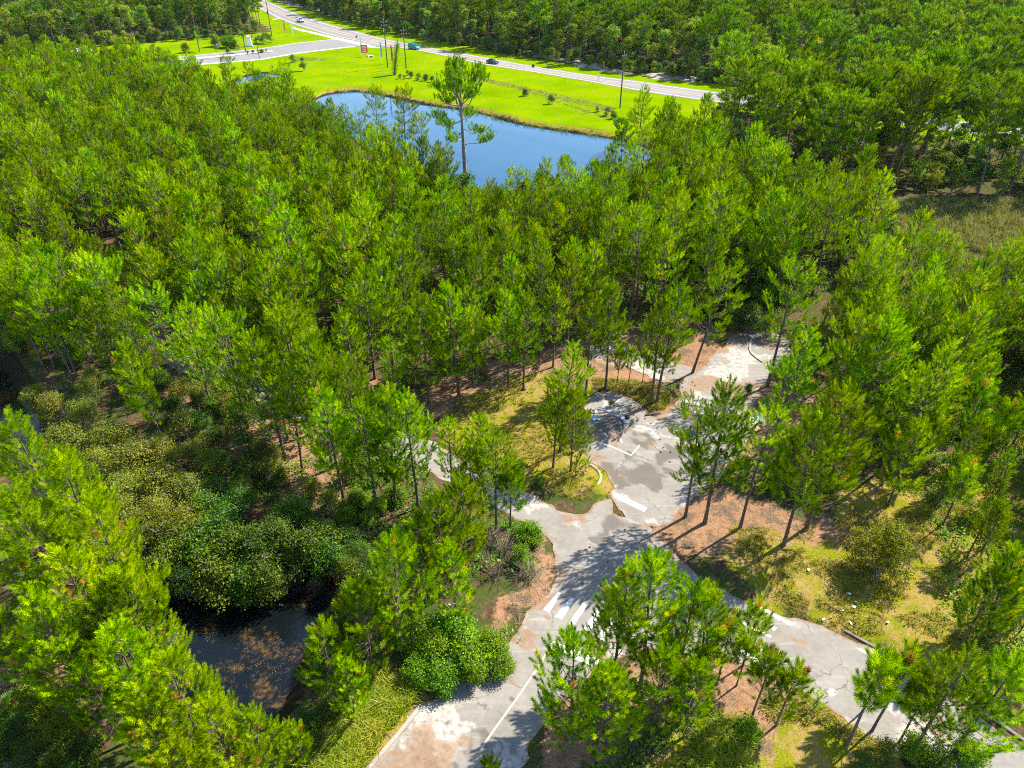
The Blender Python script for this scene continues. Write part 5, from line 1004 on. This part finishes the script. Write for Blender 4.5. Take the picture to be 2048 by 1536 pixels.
# floating weed on the creek
fw = [weedtm(np.random.default_rng(80+i), 14, .35, .11)*np.array([1, 1, .12]) for i in range(3)]
q = np.array([(-19.84,32.69),(-19.05,33.12),(-18.12,33.77),(-17.62,33.34),(-18.49,32.47),(-18.78,31.64),(-17.76,31.23),(-16.91,32.05),(-16.47,32.47),(-18.71,30.82),(-19.66,30.42),(-20.23,30.03),(-17.17,30.42),(-26.18,35.69),(-23.77,34.90),(-22.96,33.69)])
q = np.concatenate([q+pr.normal(0, .5, q.shape) for _ in range(4)]); q = q[sdist(CREEK, q[:, 0], q[:, 1]) < -.3]
kind(link('floating_weed', scatter_mesh('floating_weed', fw, np.c_[q, np.full(len(q), -.905)], pr.uniform(.4, .9, len(q)), M['deadleaf'], pr, .6, .2)), 'stuff')

# alike plants: each label says which one it is, counted outward from something easy to find
MARKS = [('leaning vine tree', 800, 120), ('tall old pond pine', 925, 260), ('junk heap', 968, 540), ('rubbish heap', 1512, 848), ('curved island kerb', 1195, 960), ('shaded trash bay', 1220, 835), ('left crosswalk', 1150, 1225), ('right crosswalk', 1520, 1260), ('golden bush', 1795, 1130),
 ('largest bank pine', 570, 660), ('lone thicket pine', 245, 740), ('small pond', 525, 150), ('pond right end', 1300, 310), ('lakeside pole', 1243, 165), ('entrance monument', 500, 85), ('white shed', 170, 115), ('reed marsh', 1880, 460), ('old paving patch', 1260, 715), ('photo centre', 1024, 768),
 ('creek pool', 470, 1290), ('lower left corner', 0, 1536), ('dark channel', 20, 760), ('round road mark', 1660, 1385), ('twin trunk pine', 1608, 150), ('middle dead pine', 660, 470), ('bank dead pine', 290, 560), ('border dead tree', 60, 468), ('pickup truck', 600, 40), ('teal van', 828, 92), ('blue car', 985, 123), ('white road sign', 1196, 155),
 ('lot end kerb', 1500, 695), ('leafy road bush', 900, 1290), ('entrance palm', 390, 75), ('upper right corner', 2048, 0), ('lower right corner', 2048, 1536), ('upper left corner', 0, 0), ('largest clearing pine', 1690, 900), ('broad spreading pine', 1790, 720), ('far road bend', 1980, 250), ('left border', 0, 300)]
WAYS = ['right', 'below right', 'below', 'below left', 'left', 'above left', 'above', 'above right']
ORD = 'first second third fourth fifth sixth seventh eighth ninth tenth eleventh twelfth thirteenth fourteenth fifteenth sixteenth seventeenth eighteenth nineteenth twentieth twenty-first twenty-second twenty-third twenty-fourth twenty-fifth twenty-sixth twenty-seventh twenty-eighth twenty-ninth thirtieth'.split()
book = {}
for r_, label, x, y, h in groups_placed:
    a = view(x, y, h*.8); u, v = 1024+1024*a[0], 768+768*a[1]
    u, v = min(max(u, 0), 2048), min(max(v, 0), 1536)
    m_ = min(MARKS, key=lambda q: math.hypot(q[1]-u, q[2]-v)); w = WAYS[int(round(math.atan2(v-m_[2], u-m_[1])/(PI/4))) % 8]
    book.setdefault((label, m_[0], w), []).append((math.hypot(m_[1]-u, m_[2]-v), r_.name, r_))
for (label, mk, w), rows in book.items():
    rows.sort(key=lambda q: q[:2])
    for i, (_d, _n, r_) in enumerate(rows): r_['label'] = '%s, %s%s the %s' % (label, (ORD[min(i, 29)]+' ' if len(rows) > 1 else 'just '), w+(' of' if 'left' in w or 'right' in w else ''), mk)
# ------------------------------------------------------------------ things people made
def empty(name, loc, rz=0):
    o = bpy.data.objects.new(name, None); COL.objects.link(o); o.location = loc; o.rotation_euler = (0, 0, rz); o.empty_display_size = .5; return o
def zat(x, y): return float(gh(x, y)[0])
def disc(c, r, w, axis='y', n=16):
    """verts/faces of a short cylinder lying along y"""
    V = [(c[0]+r*math.cos(2*PI*k/n), c[1]+s*w/2, c[2]+r*math.sin(2*PI*k/n)) for s in (-1, 1) for k in range(n)]
    return V, [tuple(range(n)), tuple(range(n, 2*n))[::-1]]+[(k, n+k, n+(k+1) % n, (k+1) % n) for k in range(n)]
def loft(secs):
    """secs: list of (x, half-width bottom, half-width top, z bottom, z top) along the car -> closed body"""
    V = []; F = []
    for x, wb, wt, zb, zt in secs: V += [(x, -wb, zb), (x, -wb, zb+(zt-zb)*.45), (x, -wt, zt), (x, wt, zt), (x, wb, zb+(zt-zb)*.45), (x, wb, zb)]
    for i in range(len(secs)-1):
        for k in range(6): F.append((i*6+k, (i+1)*6+k, (i+1)*6+(k+1) % 6, i*6+(k+1) % 6))
    n = len(secs)-1; F += [tuple(range(6)), tuple(n*6+k for k in range(6))[::-1]]
    return V, F
def car(x, y, rz, paint, label, cat, lower, cabin, wheels, wr=.34, extra=None, wins=True):
    r = empty(cat.replace(' ', '_'), (x, y, .022), rz)
    b = MB(); b.add(*loft(lower)); body = b.build('body', paint, r); body.data.polygons.foreach_set('use_smooth', [False]*len(body.data.polygons))
    c = MB(); c.add(*loft(cabin)); c.build('cabin', paint, r)
    x0, x1 = cabin[0], cabin[-1]; mid = cabin[1:-1]
    g = MB()   # windscreen and rear window, set proud of the cabin
    for (a, b_) in ((cabin[0], cabin[1]), (cabin[-1], cabin[-2])):
        s = -1 if a is cabin[0] else 1; o_ = .02*s
        q = [(a[0]+o_, -a[1]*.86, a[3]+.08), (b_[0]+o_*.5, -b_[2]*.88, b_[4]-.03), (b_[0]+o_*.5, b_[2]*.88, b_[4]-.03), (a[0]+o_, a[1]*.86, a[3]+.08)]
        q = [(p[0]+o_, p[1], p[2]+.035) for p in q]
        V = q+[(p[0]-o_*2, p[1], p[2]-.05) for p in q]; f = [(0, 1, 2, 3), (7, 6, 5, 4)]+[(k, (k+1) % 4+0, (k+1) % 4+4, k+4) for k in range(4)]
        m = MB(); m.add(V, f); m.build('windscreen' if s > 0 else 'rear_window', M['glass_dark'], r)
    if wins:
        for sy in (-1, 1):
            xs = [mid[0][0]+.12, (mid[0][0]+mid[-1][0])/2-.04, (mid[0][0]+mid[-1][0])/2+.06, mid[-1][0]-.1]
            for xa, xb in ((xs[0], xs[1]), (xs[2], xs[3])):
                zb, zt = mid[0][3]+.10, mid[0][4]-.09; wb = mid[0][1]; wt = mid[0][2]
                yb = (wb+(wt-wb)*.1+.012)*sy; yt = (wb+(wt-wb)*.85+.02)*sy
                m = MB(); V = [(xa, yb, zb), (xb, yb, zb), (xb, yt, zt), (xa, yt, zt)]; V += [(p[0], p[1]-.04*sy, p[2]) for p in V]
                m.add(V, [(0, 1, 2, 3), (7, 6, 5, 4)]+[(k, (k+1) % 4, (k+1) % 4+4, k+4) for k in range(4)]); m.build('side_window', M['glass_dark'], r)
    hw_ = lower[1][1]
    for wx in wheels:
        for sy in (-1, 1):
            m = MB(); m.add(*disc((wx, sy*(hw_-.08), wr), wr, .24)); t_ = m.build('wheel', M['rubber'], r)
            m = MB(); m.add(*disc((wx, sy*(hw_+.045), wr), wr*.6, .02)); m.build('rim', M['steel'], t_)
    for sy in (-1, 1):
        m = MB(); m.box((lower[-1][0]+.01, sy*hw_*.7, .68), (.06, .3, .14)); m.build('headlight', M['white'], r)
        m = MB(); m.box((lower[0][0]-.01, sy*hw_*.78, .75), (.06, .2, .16)); m.build('tail_light', M['red'], r)
    if extra: extra(r)
    return tag(r, label, cat)
def road_dir(x, y):
    i = np.argmin(np.hypot(hwn[:, 0]-x, hwn[:, 1]-y)); d = hwn[min(i+2, nn-1)]-hwn[max(i-2, 0)]; return math.atan2(d[1], d[0])
# travel toward the right of the road
x, y = [(-6.68,263.12)][0]
car(x, y, road_dir(x, y), M['carblue'], 'dark blue saloon car driving on the highway above the pond', 'car',
    [(-2.3, .78, .74, .42, .82), (-2.1, .88, .84, .25, .95), (1.0, .9, .86, .22, .92), (2.1, .86, .78, .25, .8), (2.32, .74, .66, .35, .68)],
    [(-1.75, .76, .72, .9, .97), (-1.0, .74, .58, .9, 1.42), (.25, .74, .58, .9, 1.43), (1.05, .76, .72, .88, .95)], (-1.4, 1.42))
x, y = [(-36.97,292.69)][0]
car(x, y, road_dir(x, y), M['carteal'], 'teal van driving on the highway behind the utility poles', 'van',
    [(-2.35, .85, .82, .35, 1.2), (-2.25, .93, .9, .25, 1.25), (1.2, .94, .9, .24, 1.2), (2.2, .9, .82, .25, 1.0), (2.45, .8, .7, .35, .8)],
    [(-2.3, .88, .84, 1.2, 1.3), (-2.1, .88, .74, 1.2, 1.98), (.6, .88, .76, 1.2, 2.0), (1.6, .86, .8, 1.15, 1.22)], (-1.5, 1.5))
x, y = [(-98.20,367.30)][0]
def bed(r):
    for sy in (-1, 1): m = MB(); m.box((-1.75, sy*.86, 1.0), (1.9, .1, .34)); m.build('bed_side', M['carwhite'], r)
    m = MB(); m.box((-2.72, 0, .98), (.08, 1.62, .36)); m.build('tailgate', M['carwhite'], r)
    m = MB(); m.box((2.74, 0, .55), (.12, 1.7, .22)); m.build('bumper', M['steel_black'], r)
    m = MB(); m.box((2.72, 0, .85), (.06, 1.0, .22)); m.build('grille', M['steel_black'], r)
car(x, y, road_dir(x, y), M['carwhite'], 'white pickup truck coming along the far bend of the highway', 'pickup truck',
    [(-2.75, .88, .86, .45, .86), (-2.65, .93, .9, .4, .88), (.6, .95, .92, .38, 1.05), (2.5, .93, .86, .4, 1.05), (2.7, .85, .8, .45, .95)],
    [(-.85, .86, .82, 1.0, 1.06), (-.65, .86, .72, 1.0, 1.78), (.65, .86, .74, 1.0, 1.8), (1.35, .86, .8, 1.0, 1.08)], (-1.75, 1.75), .42, bed)
# ---- utility poles and their wires
def pole(px, h, label, arms=1, xf=True, ang=0., grp='wooden utility poles along the highway'):
    x, y = px; z = zat(x, y); r = empty('utility_pole', (x, y, z), ang)
    MB().tube([(0, 0, -.4), (0, 0, h*.5), (0, 0, h)], [.2, .17, .12], 10).build('post', M['wood_dark'], r)
    for k in range(arms):
        MB().box((.14, 0, h-.7-k*1.0), (.1, 2.2, .13)).build('crossarm', M['wood_dark'], r)
        for s in (-1, 0, 1):
            MB().tube([(.14, s*1.0, h-.64-k), (.14, s*1.0, h-.42-k)], [.05, .07], 8).build('insulator', M['white'], r)
    MB().tube([(0, 0, h), (0, 0, h+.3)], [.05, .07], 8).build('insulator', M['white'], r)
    if xf:
        MB().tube([(-.36, 0, h-3.6), (-.36, 0, h-2.6)], [.24, .24], 12).build('transformer', M['steel'], r)
        MB().box((-.2, 0, h-3.0), (.2, .1, .2)).build('bracket', M['steel'], r)
    tag(r, label, 'utility pole', grp); return np.array([x, y, z+h]), ang
POL = [([(-41.40,255.01)][0], 14.3, 'utility pole with grey transformer on the lawn near the road junction', 2, True), ([(-35.08,253.70)][0], 12, 'shorter utility pole beside the leaning vine tree', 2, True),
       ([(28.87,198.75)][0], 13.5, 'utility pole with white crossarm at the right end of the pond', 1, False), ([(-99.14,323.42)][0], 15, 'utility pole on the lawn corner by the far bend, rising out of the photo', 1, False),
       ([(24.65,299.57)][0], 13, 'utility pole standing among the trees beyond the highway', 1, False)]
heads = []
for p, h, lb, arms, xf in POL: heads.append(pole(p, h, lb, arms, xf, road_dir(*p)))
def wire(a, b, sag, label, n=16):
    t_ = np.linspace(0, 1, n)[:, None]; Q = a*(1-t_)+b*t_; Q[:, 2] -= (4*sag*t_*(1-t_))[:, 0]
    MB_ = MB().tube(Q, .022, 4, False); o = MB_.build('power_line', M['steel_black']); tag(o, label, 'power line', 'power lines along the highway')
up = lambda hd, s, dz: hd[0]+np.array([-math.sin(hd[1])*s, math.cos(hd[1])*s, dz])
far_l = (heads[3][0]+np.array([-45, 70, 0]), heads[3][1]); far_r = (heads[2][0]+np.array([75, -22, 0]), heads[2][1])
for a, b, nm in ((heads[0], heads[3], 'between the transformer pole and the far bend pole'), (heads[0], heads[1], 'between the two close poles on the lawn'), (heads[1], heads[2], 'from the short pole to the lakeside pole'), (heads[2], far_r, 'from the lakeside pole on past the tall pines'), (heads[3], far_l, 'from the far bend pole out of view')):
    for s, dz, w in ((0, .3, 'top'), (-1, -.42, 'outer'), (1, -.42, 'inner')): wire(up(a, s, dz), up(b, s, dz), 1.0 if a is not heads[0] or b is heads[3] else .35, '%s power line %s' % (w, nm))
# ---- street lamps of the side road
def lamp(px, h, label, ang):
    x, y = px; r = empty('street_lamp', (x, y, zat(x, y)), ang)
    MB().tube([(0, 0, -.2), (0, 0, .6), (0, 0, h)], [.16, .1, .07], 10).build('post', M['steel_black'], r)
    MB().tube([(0, 0, h-.1), (.35, 0, h+.35), (.9, 0, h+.45), (1.3, 0, h+.2)], [.05, .05, .045, .04], 6).build('arm', M['steel_black'], r)
    MB().tube([(1.3, 0, h+.22), (1.3, 0, h), (1.3, 0, h-.28)], [.06, .22, .34], 12).build('lamp_shade', M['steel_black'], r)
    tag(r, label, 'street lamp', 'black street lamps of the side road')
lamp([(-89.35,272.68)][0], 7.2, 'black street lamp on the lawn side of the entrance road, before the mulch bed', PI); lamp([(-109.28,286.09)][0], 7, 'black street lamp between the palm and the yellow green trees', PI*.9); lamp([(-163.80,264.05)][0], 6.5, 'black street lamp at the far end of the side road', PI)
# ---- feather flags, signs
def flag(px, h, mat, label):
    x, y = px; z = zat(x, y); r = empty('feather_flag', (x, y, z), random.uniform(-.3, .3))
    MB().tube([(0, 0, -.1), (0, 0, h*.8), (.12, 0, h*.95), (.4, 0, h)], [.03, .025, .02, .015], 6).build('pole', M['white'], r)
    n = 9; V = []
    for s in (-.006, .006):
        for i in range(n):
            u = i/(n-1); zz = .8+u*(h-.85); V += [(.03+(.09*u*u), s+.06*math.sin(u*6), zz), (.03+.75*(1-.45*u**3)*min(1, .55+u), s+.1*math.sin(u*6+.6), zz-(.25*(1-u)))]
    F = [(2*i, 2*i+1, 2*i+3, 2*i+2) for i in range(n-1)]; F += [tuple(2*n+k for k in f[::-1]) for f in F]
    MB().add(V, F).build('banner', mat, r); tag(r, label, 'feather flag', 'advertising flags beside the junction')
flag([(-96.65,333.10)][0], 5, M['orange'], 'orange feather flag beside the walk near the far bend'); flag([(-91.02,324.77)][0], 5, M['white'], 'white and blue feather flag near the far bend walk')
flag([(-46.05,270.72)][0], 5.5, M['blueflag'], 'light blue feather flag between the red sign and the transformer pole'); flag([(-41.29,263.12)][0], 5.8, M['red'], 'red feather flag between the transformer pole and the vine tree')
flag([(-54.50,278.73)][0], 6.5, M['white'], 'tall white feather flag with red foot beside the red sign')
x, y = [(-52.53,275.68)][0]; r = empty('sign', (x, y, zat(x, y)), .3)
for s in (-1, 1): MB().box((s*1.1, 0, 1.4), (.12, .12, 2.9)).build('post', M['white'], r)
MB().box((0, -.02, 2.6), (2.3, .1, 2.6)).build('panel', M['red'], r)
for z_, w_ in ((3.4, 1.5), (2.9, 1.7), (2.3, 1.3), (1.8, 1.6)): MB().box((0, -.085, z_), (w_, .02, .22)).build('white_stripe', M['white'], r)
tag(r, 'red and white board sign on two posts at the junction', 'sign')
def traffic(px, h, label, shape, mat):
    x, y = px; r = empty('road_sign', (x, y, zat(x, y)), 0); MB().tube([(0, 0, -.1), (0, 0, h)], .05, 6).build('post', M['steel'], r)
    if shape == 'diamond': V = [(0, -.07, h-.9), (.65, -.07, h-.25), (0, -.07, h+.4), (-.65, -.07, h-.25)]
    elif shape == 'oct': V = [(.42*math.cos(PI/8+k*PI/4), -.07, h-.2+.42*math.sin(PI/8+k*PI/4)) for k in range(8)]
    else: V = [(-.4, -.07, h-.9), (.4, -.07, h-.9), (.4, -.07, h+.1), (-.4, -.07, h+.1)]
    n = len(V); V = V+[(p[0], p[1]+.03, p[2]) for p in V]
    MB().add(V, [tuple(range(n)), tuple(range(n, 2*n))[::-1]]+[(k, (k+1) % n, n+(k+1) % n, n+k)[::-1] for k in range(n)]).build('sign_plate', mat, r)
    tag(r, label, 'road sign')
dk = plain('back_of_sign', (.06, .045, .07), .5)
traffic([(6.73,244.06)][0], 2.8, 'dark diamond road sign on the verge above the pond', 'diamond', dk); traffic([(26.24,230.22)][0], 2.8, 'small white road sign beside the sidewalk bend', 'rect', M['white'])
traffic([(-94.64,390.71)][0], 2.8, 'small pale road sign on the far verge of the highway', 'rect', M['white']); traffic([(-59.73,300.74)][0], 3.4, 'dark stop sign seen from behind at the junction', 'oct', dk)
# ---- entrance monument, shed, kiosk bits
x, y = [(-100.57,298.40)][0]; r = empty('monument', (x, y, zat(x, y)), .25); r.scale = (.74, .74, .74)
def frus(mb, z0, z1, a, b): return mb.add([(-a, -a, z0), (a, -a, z0), (a, a, z0), (-a, a, z0), (-b, -b, z1), (b, -b, z1), (b, b, z1), (-b, b, z1)], [(3, 2, 1, 0), (4, 5, 6, 7), (0, 1, 5, 4), (1, 2, 6, 5), (2, 3, 7, 6), (3, 0, 4, 7)])
frus(MB(), 0, 4.2, 1.35, .8).build('tower', M['white'], r); frus(MB(), 4.2, 4.5, 1.05, 1.05).build('cap', M['steel'], r); frus(MB(), 4.5, 5.0, .9, .3).build('cap', M['white'], r); frus(MB(), -.1, .5, 1.6, 1.55).build('plinth', M['concrete'], r)
tag(r, 'white tapered entrance monument beside the palm', 'monument')
x, y = [(-148.67,267.82)][0]; r = empty('shed', (x, y, zat(x, y)), .08)
MB().box((0, 0, 1.5), (5.0, 3.0, 3.0)).build('wall', M['white'], r)
MB().prism([(-2.0, 3.0), (2.0, 3.0), (0, 4.0)], -2.9, 2.9).build('roof', M['white'], r)
for k in (-1.5, 0, 1.5): MB().box((k, -1.52, 1.7), (1.0, .06, 1.1)).build('window', M['glass_dark'], r)
tag(r, 'small white shed with dark windows beside the far side road', 'shed')
x, y = [(-111.09,293.82)][0]; r = empty('utility_box', (x, y, zat(x, y)), .2); MB().box((0, 0, .7), (1.2, .9, 1.4)).build('cabinet', M['concrete'], r); MB().box((0, -.46, .7), (.9, .03, 1.1)).build('door', M['steel'], r); tag(r, 'pale utility cabinet on the lawn by the palm', 'utility box')
x, y = [(-121.87,396.51)][0]; r = empty('litter_bin', (x, y, zat(x, y)), 0); MB().tube([(0, 0, 0), (0, 0, 1.1)], .35, 10).build('drum', M['steel_black'], r); MB().tube([(0, 0, 1.1), (0, 0, 1.25)], [.38, .2], 10).build('lid', M['steel_black'], r); tag(r, 'dark litter bin where the two walks meet', 'litter bin')
x, y = [(-50.56,275.68)][0]; r = empty('drain_culvert', (x, y, zat(x, y)), .4); frus(MB(), 0, .45, 1.2, .9).build('headwall', M['concrete'], r); MB().box((0, -.95, .22), (.9, .5, .35)).build('pipe_mouth', M['steel_black'], r); tag(r, 'pale concrete drain inlet beside the red sign', 'drain')
# leaning dead tree wrapped in vines
(x, y), = [(-37.54,243.25)]; r = empty('dead_tree', (x, y, zat(x, y)), 0)
Q = np.array([(0, 0, -.2), (.3, 0, 2), (.9, 0, 5), (1.5, .1, 8), (2.1, .2, 11)]); tb = MB().tube(Q, [.25, .22, .18, .12, .05], 8); tb.tube([(1.3, 0, 7), (2.2, 0, 9), (2.9, 0, 10.4)], [.1, .06, .03], 5); tb.build('trunk', M['bark'], r)
rg = np.random.default_rng(5); tq = rg.random(420)**.85*.86; pc = np.c_[[np.interp(tq, np.linspace(0, 1, 5), Q[:, i]) for i in range(3)]].T+rg.normal(0, .42, (420, 3))*np.array([1, 1, .6])
pc = np.repeat(pc, 5, 0)+rg.normal(0, .2, (2100, 3)); V, tt = leaves(pc, unit(rg.normal(size=(2100, 3))+np.array([0, 0, .6])), rg.uniform(.18, .35, 2100), rg, rg.random(2100))
link('vines', mesh('vines', V, np.arange(len(V)).reshape(-1, 3), M['shrub_bright'], {'tint': tt}), r); tag(r, 'leaning dead tree wrapped in green vines on the lawn', 'dead tree')
# ---- rubbish
def bag(px, s, mat, label, group=None, cat='trash bag'):
    x, y = px; rg = np.random.default_rng(int(abs(x*1000+y*77)) % 9999); bm = bmesh_ico(2); V, F = bm
    n = 1+.22*np.sin(V[:, 0]*5+rg.random()*6)+.18*np.sin(V[:, 1]*7+rg.random()*6)*np.cos(V[:, 2]*4)+.08*rg.normal(size=len(V))
    s *= .68 if s < 1.35 and group != 'dumped junk in the forest gap' else 1; V = V*n[:, None]*np.array([s*.5, s*.4, s*.3]); V[:, 2] += s*.22; V[:, 2] = np.maximum(V[:, 2], 0)
    r = empty(cat.replace(' ', '_'), (x, y, max(zat(x, y), .02)), rg.random()*6); link('sack', mesh('sack', V, F, mat, smooth=False), r)
    MB().tube([(0, 0, s*.42), (.03*s, 0, s*.6), (.1*s, .04*s, s*.68)], [.05*s, .03*s, .07*s], 6).build('knot', mat, r); tag(r, label, cat, group)
def bmesh_ico(sub):
    t_ = (1+5**.5)/2; V = [(-1, t_, 0), (1, t_, 0), (-1, -t_, 0), (1, -t_, 0), (0, -1, t_), (0, 1, t_), (0, -1, -t_), (0, 1, -t_), (t_, 0, -1), (t_, 0, 1), (-t_, 0, -1), (-t_, 0, 1)]
    F = [(0,11,5),(0,5,1),(0,1,7),(0,7,10),(0,10,11),(1,5,9),(5,11,4),(11,10,2),(10,7,6),(7,1,8),(3,9,4),(3,4,2),(3,2,6),(3,6,8),(3,8,9),(4,9,5),(2,4,11),(6,2,10),(8,6,7),(9,8,1)]
    V = [np.array(v)/np.linalg.norm(v) for v in V]
    for _ in range(sub-1):
        c = {}; G = []
        def mid(a, b):
            k = (min(a, b), max(a, b))
            if k not in c: m = V[a]+V[b]; V.append(m/np.linalg.norm(m)); c[k] = len(V)-1
            return c[k]
        for a, b, d in F: ab, bd, da = mid(a, b), mid(b, d), mid(d, a); G += [(a, ab, da), (b, bd, ab), (d, da, bd), (ab, bd, da)]
        F = G
    return np.array(V), np.array(F)
P_ = [(8.99,61.26),(8.70,59.93),(11.67,60.10),(11.84,59.41),(8.34,61.17),(12.22,60.28)]; gb = 'dumped bags in the shaded bay'
bag(P_[0], .8, M['bag'], 'white trash bag in the shaded bay, nearest the pine island', gb); bag(P_[1], 1.0, M['bagblue'], 'pale blue trash bag in the shaded bay behind the low green plant', gb); bag(P_[2], .9, M['bag'], 'white trash bag at the sunny rim of the shaded bay', gb); bag(P_[3], .8, M['bagblue'], 'pale blue bag touching the white bag at the rim of the bay', gb); bag(P_[4], .7, M['bagblack'], 'black trash bag deepest in the shaded bay', gb); bag(P_[5], .7, M['bagblack'], 'black trash bag beside the pale blue bag at the bay rim', gb)
P_ = [(25.15,59.75),(25.47,59.41),(25.99,59.75),(25.27,59.06),(26.06,60.37),(26.31,59.41),(25.13,58.21),(25.85,58.55)]; gb = 'rubbish heap at the lot edge'
for p, s, m_, lb in ((P_[0], 1.1, 'bag', 'white trash bag at the road side of the rubbish heap'), (P_[1], 1.0, 'bag', 'white trash bag in the middle of the rubbish heap'), (P_[2], .9, 'bagblue', 'pale blue trash bag in the rubbish heap under the blue tarp'), (P_[3], .9, 'bag', 'white trash bag at the front of the rubbish heap'), (P_[5], .9, 'bag', 'white trash bag at the pine side of the rubbish heap'), (P_[7], .7, 'bagblack', 'black trash bag at the foot of the rubbish heap')): bag(p, s, M[m_], lb, gb)
bag(P_[4], 1.3, M['tarp'], 'crumpled blue tarp on top of the rubbish heap', gb, 'tarp')
def carton(px, d, rz, label, mat='cardboard', group=None):
    x, y = px; r = empty('carton', (x, y, max(zat(x, y), .02)), rz); a, b, h = d
    MB().box((0, 0, h/2), d).build('box', M[mat], r)
    for s in (-1, 1): MB().box((0, s*(b/2+.1), h+.03), (a, .24, .015)).build('flap', M[mat], r)
    tag(r, label, 'carton', group)
carton(P_[6], (.8, .5, .25), .5, 'brown flattened carton in front of the rubbish heap')
def scrap(px, s, label, group='white litter on the open ground', mat='paper'):
    x, y = px; a = random.random()*6.28; z = max(zat(x, y), .03)+.1; s *= .52; q = [(-s, -s*.6, 0), (s, -s*.5, .05), (s*.8, s*.6, .12), (-s*.7, s*.5, .03)]
    V = q+[(p[0], p[1], p[2]-.02) for p in q]; m = MB().add(V, [(0, 1, 2, 3), (7, 6, 5, 4)]+[(k, (k+1) % 4, (k+1) % 4+4, k+4)[::-1] for k in range(4)])
    o = m.build('paper_scrap', M[mat], None, (x, y, z), a); tag(o, label, 'litter', group)
for p, s, lb in zip([(24.02,39.25),(26.32,36.83),(26.22,35.59),(25.27,35.31),(23.60,34.63),(25.48,34.22),(28.22,34.18),(20.34,29.91),(8.56,37.52),(9.88,40.74),(24.44,77.53),(16.60,73.78),(-4.78,35.69),(7.38,68.36)], (.3, .28, .3, .22, .22, .3, .25, .22, .2, .25, .22, .25, .2, .3),
    ('largest white scrap on the open grass above the road', 'pale blue white scrap near the foot of the golden bush', 'long white scrap on the grass in front of the golden bush', 'white scrap at the grassy road verge', 'small scrap close to the road edge by the kerb', 'bright scrap on the sunny verge above the kerb', 'scrap in the shade to the side of the golden bush', 'white card lying on the lower road', 'scrap on the shaded junction', 'flattened white thing in the tree shadow on the junction', 'scrap on the orange straw behind the island', 'scrap by the pale paving behind the island', 'scrap under the round leafy bush', 'scrap at the edge of the young stand')): scrap(p, s, lb)
# junk pile in the forest gap
x, y = [(-4.10,94.98)][0]; z = zat(x, y); JG = 'dumped junk in the forest gap'
for i in range(9):
    a = pr.random()*3.1; L = pr.uniform(1.6, 3.2); o = MB().box((0, 0, 0), (L, .28, .07)).build('board', M['plank'], None, (x+pr.normal(0, .7), y+pr.normal(0, .6), z+.25+i*.11)); o.rotation_euler = (pr.normal(0, .15), pr.uniform(-.45, .45), a); tag(o, ['lowest', 'second lowest', 'third lowest', 'fourth lowest', 'middle', 'fourth highest', 'third highest', 'second highest', 'topmost'][i]+' weathered board of the junk heap among the pines', 'board', JG)
bag((x+.2, y+.5), 2.2, M['bag'], 'pale sheet draped over the top of the junk heap', JG, 'plastic sheet'); bag((x-1.2, y-.5), 1.4, M['bagblack'], 'dark sack at the side of the junk heap', JG); bag((x+1.3, y-.3), 1.2, M['bagblue'], 'bluish sack at the pine side of the junk heap', JG)
# fallen log on the lot, pine cones on the asphalt
o = MB().tube([(0, 0, .1), (.9, .25, .12), (1.7, .3, .1)], [.09, .08, .05], 7).build('fallen_log', M['bark'], None, (*[(14.13,60.64)][0], .02)); tag(o, 'short dark log lying at the sunny corner of the mulched island', 'log')
o = MB().tube([(0, 0, .08), (1.6, .2, .1), (3.2, .1, .12), (4.5, .4, .3)], [.11, .1, .07, .03], 7).build('fallen_log', M['greybark'], None, (*[(-29.48,42.41)][0], .5)); tag(o, 'grey bare fallen trunk among the shrubs over the creek', 'log')
cn = MB(); V, F = bmesh_ico(1)
q = [(5.64,38.12),(15.02,56.55),(15.72,54.57),(15.10,55.27),(10.04,57.37),(19.18,66.01),(20.66,66.31),(18.71,65.02),(17.78,64.54),(14.54,59.23),(14.05,60.10),(11.15,58.04),(15.39,53.04),(14.77,54.57),(24.74,67.95),(20.52,67.02),(6.59,42.01),(6.23,41.73),(7.89,40.36),(9.82,44.04)]
for (x, y) in list(q): cn.add(V*np.array([.1, .07, .06])+np.array([x, y, .09]), [tuple(f) for f in F])
kind(cn.build('pine_cones', M['cone']), 'stuff')

# ------------------------------------------------------------------ thin summer haze over the far wood
HZ = MB().box((0, 1650, 21.75), (5400, 6000, 50.5)); hz = HZ.build('haze', None); hz.data.materials.clear()
hm = bpy.data.materials.new('thin_air'); hm.use_nodes = True; hm.node_tree.nodes.clear(); ho = hm.node_tree.nodes.new('ShaderNodeOutputMaterial'); hv = hm.node_tree.nodes.new('ShaderNodeVolumePrincipled')
hv.inputs['Color'].default_value = (.78, .88, 1, 1); hv.inputs['Density'].default_value = .00002; hv.inputs['Anisotropy'].default_value = .2; hm.node_tree.links.new(hv.outputs[0], ho.inputs['Volume']); hz.data.materials.append(hm); kind(hz, 'stuff')
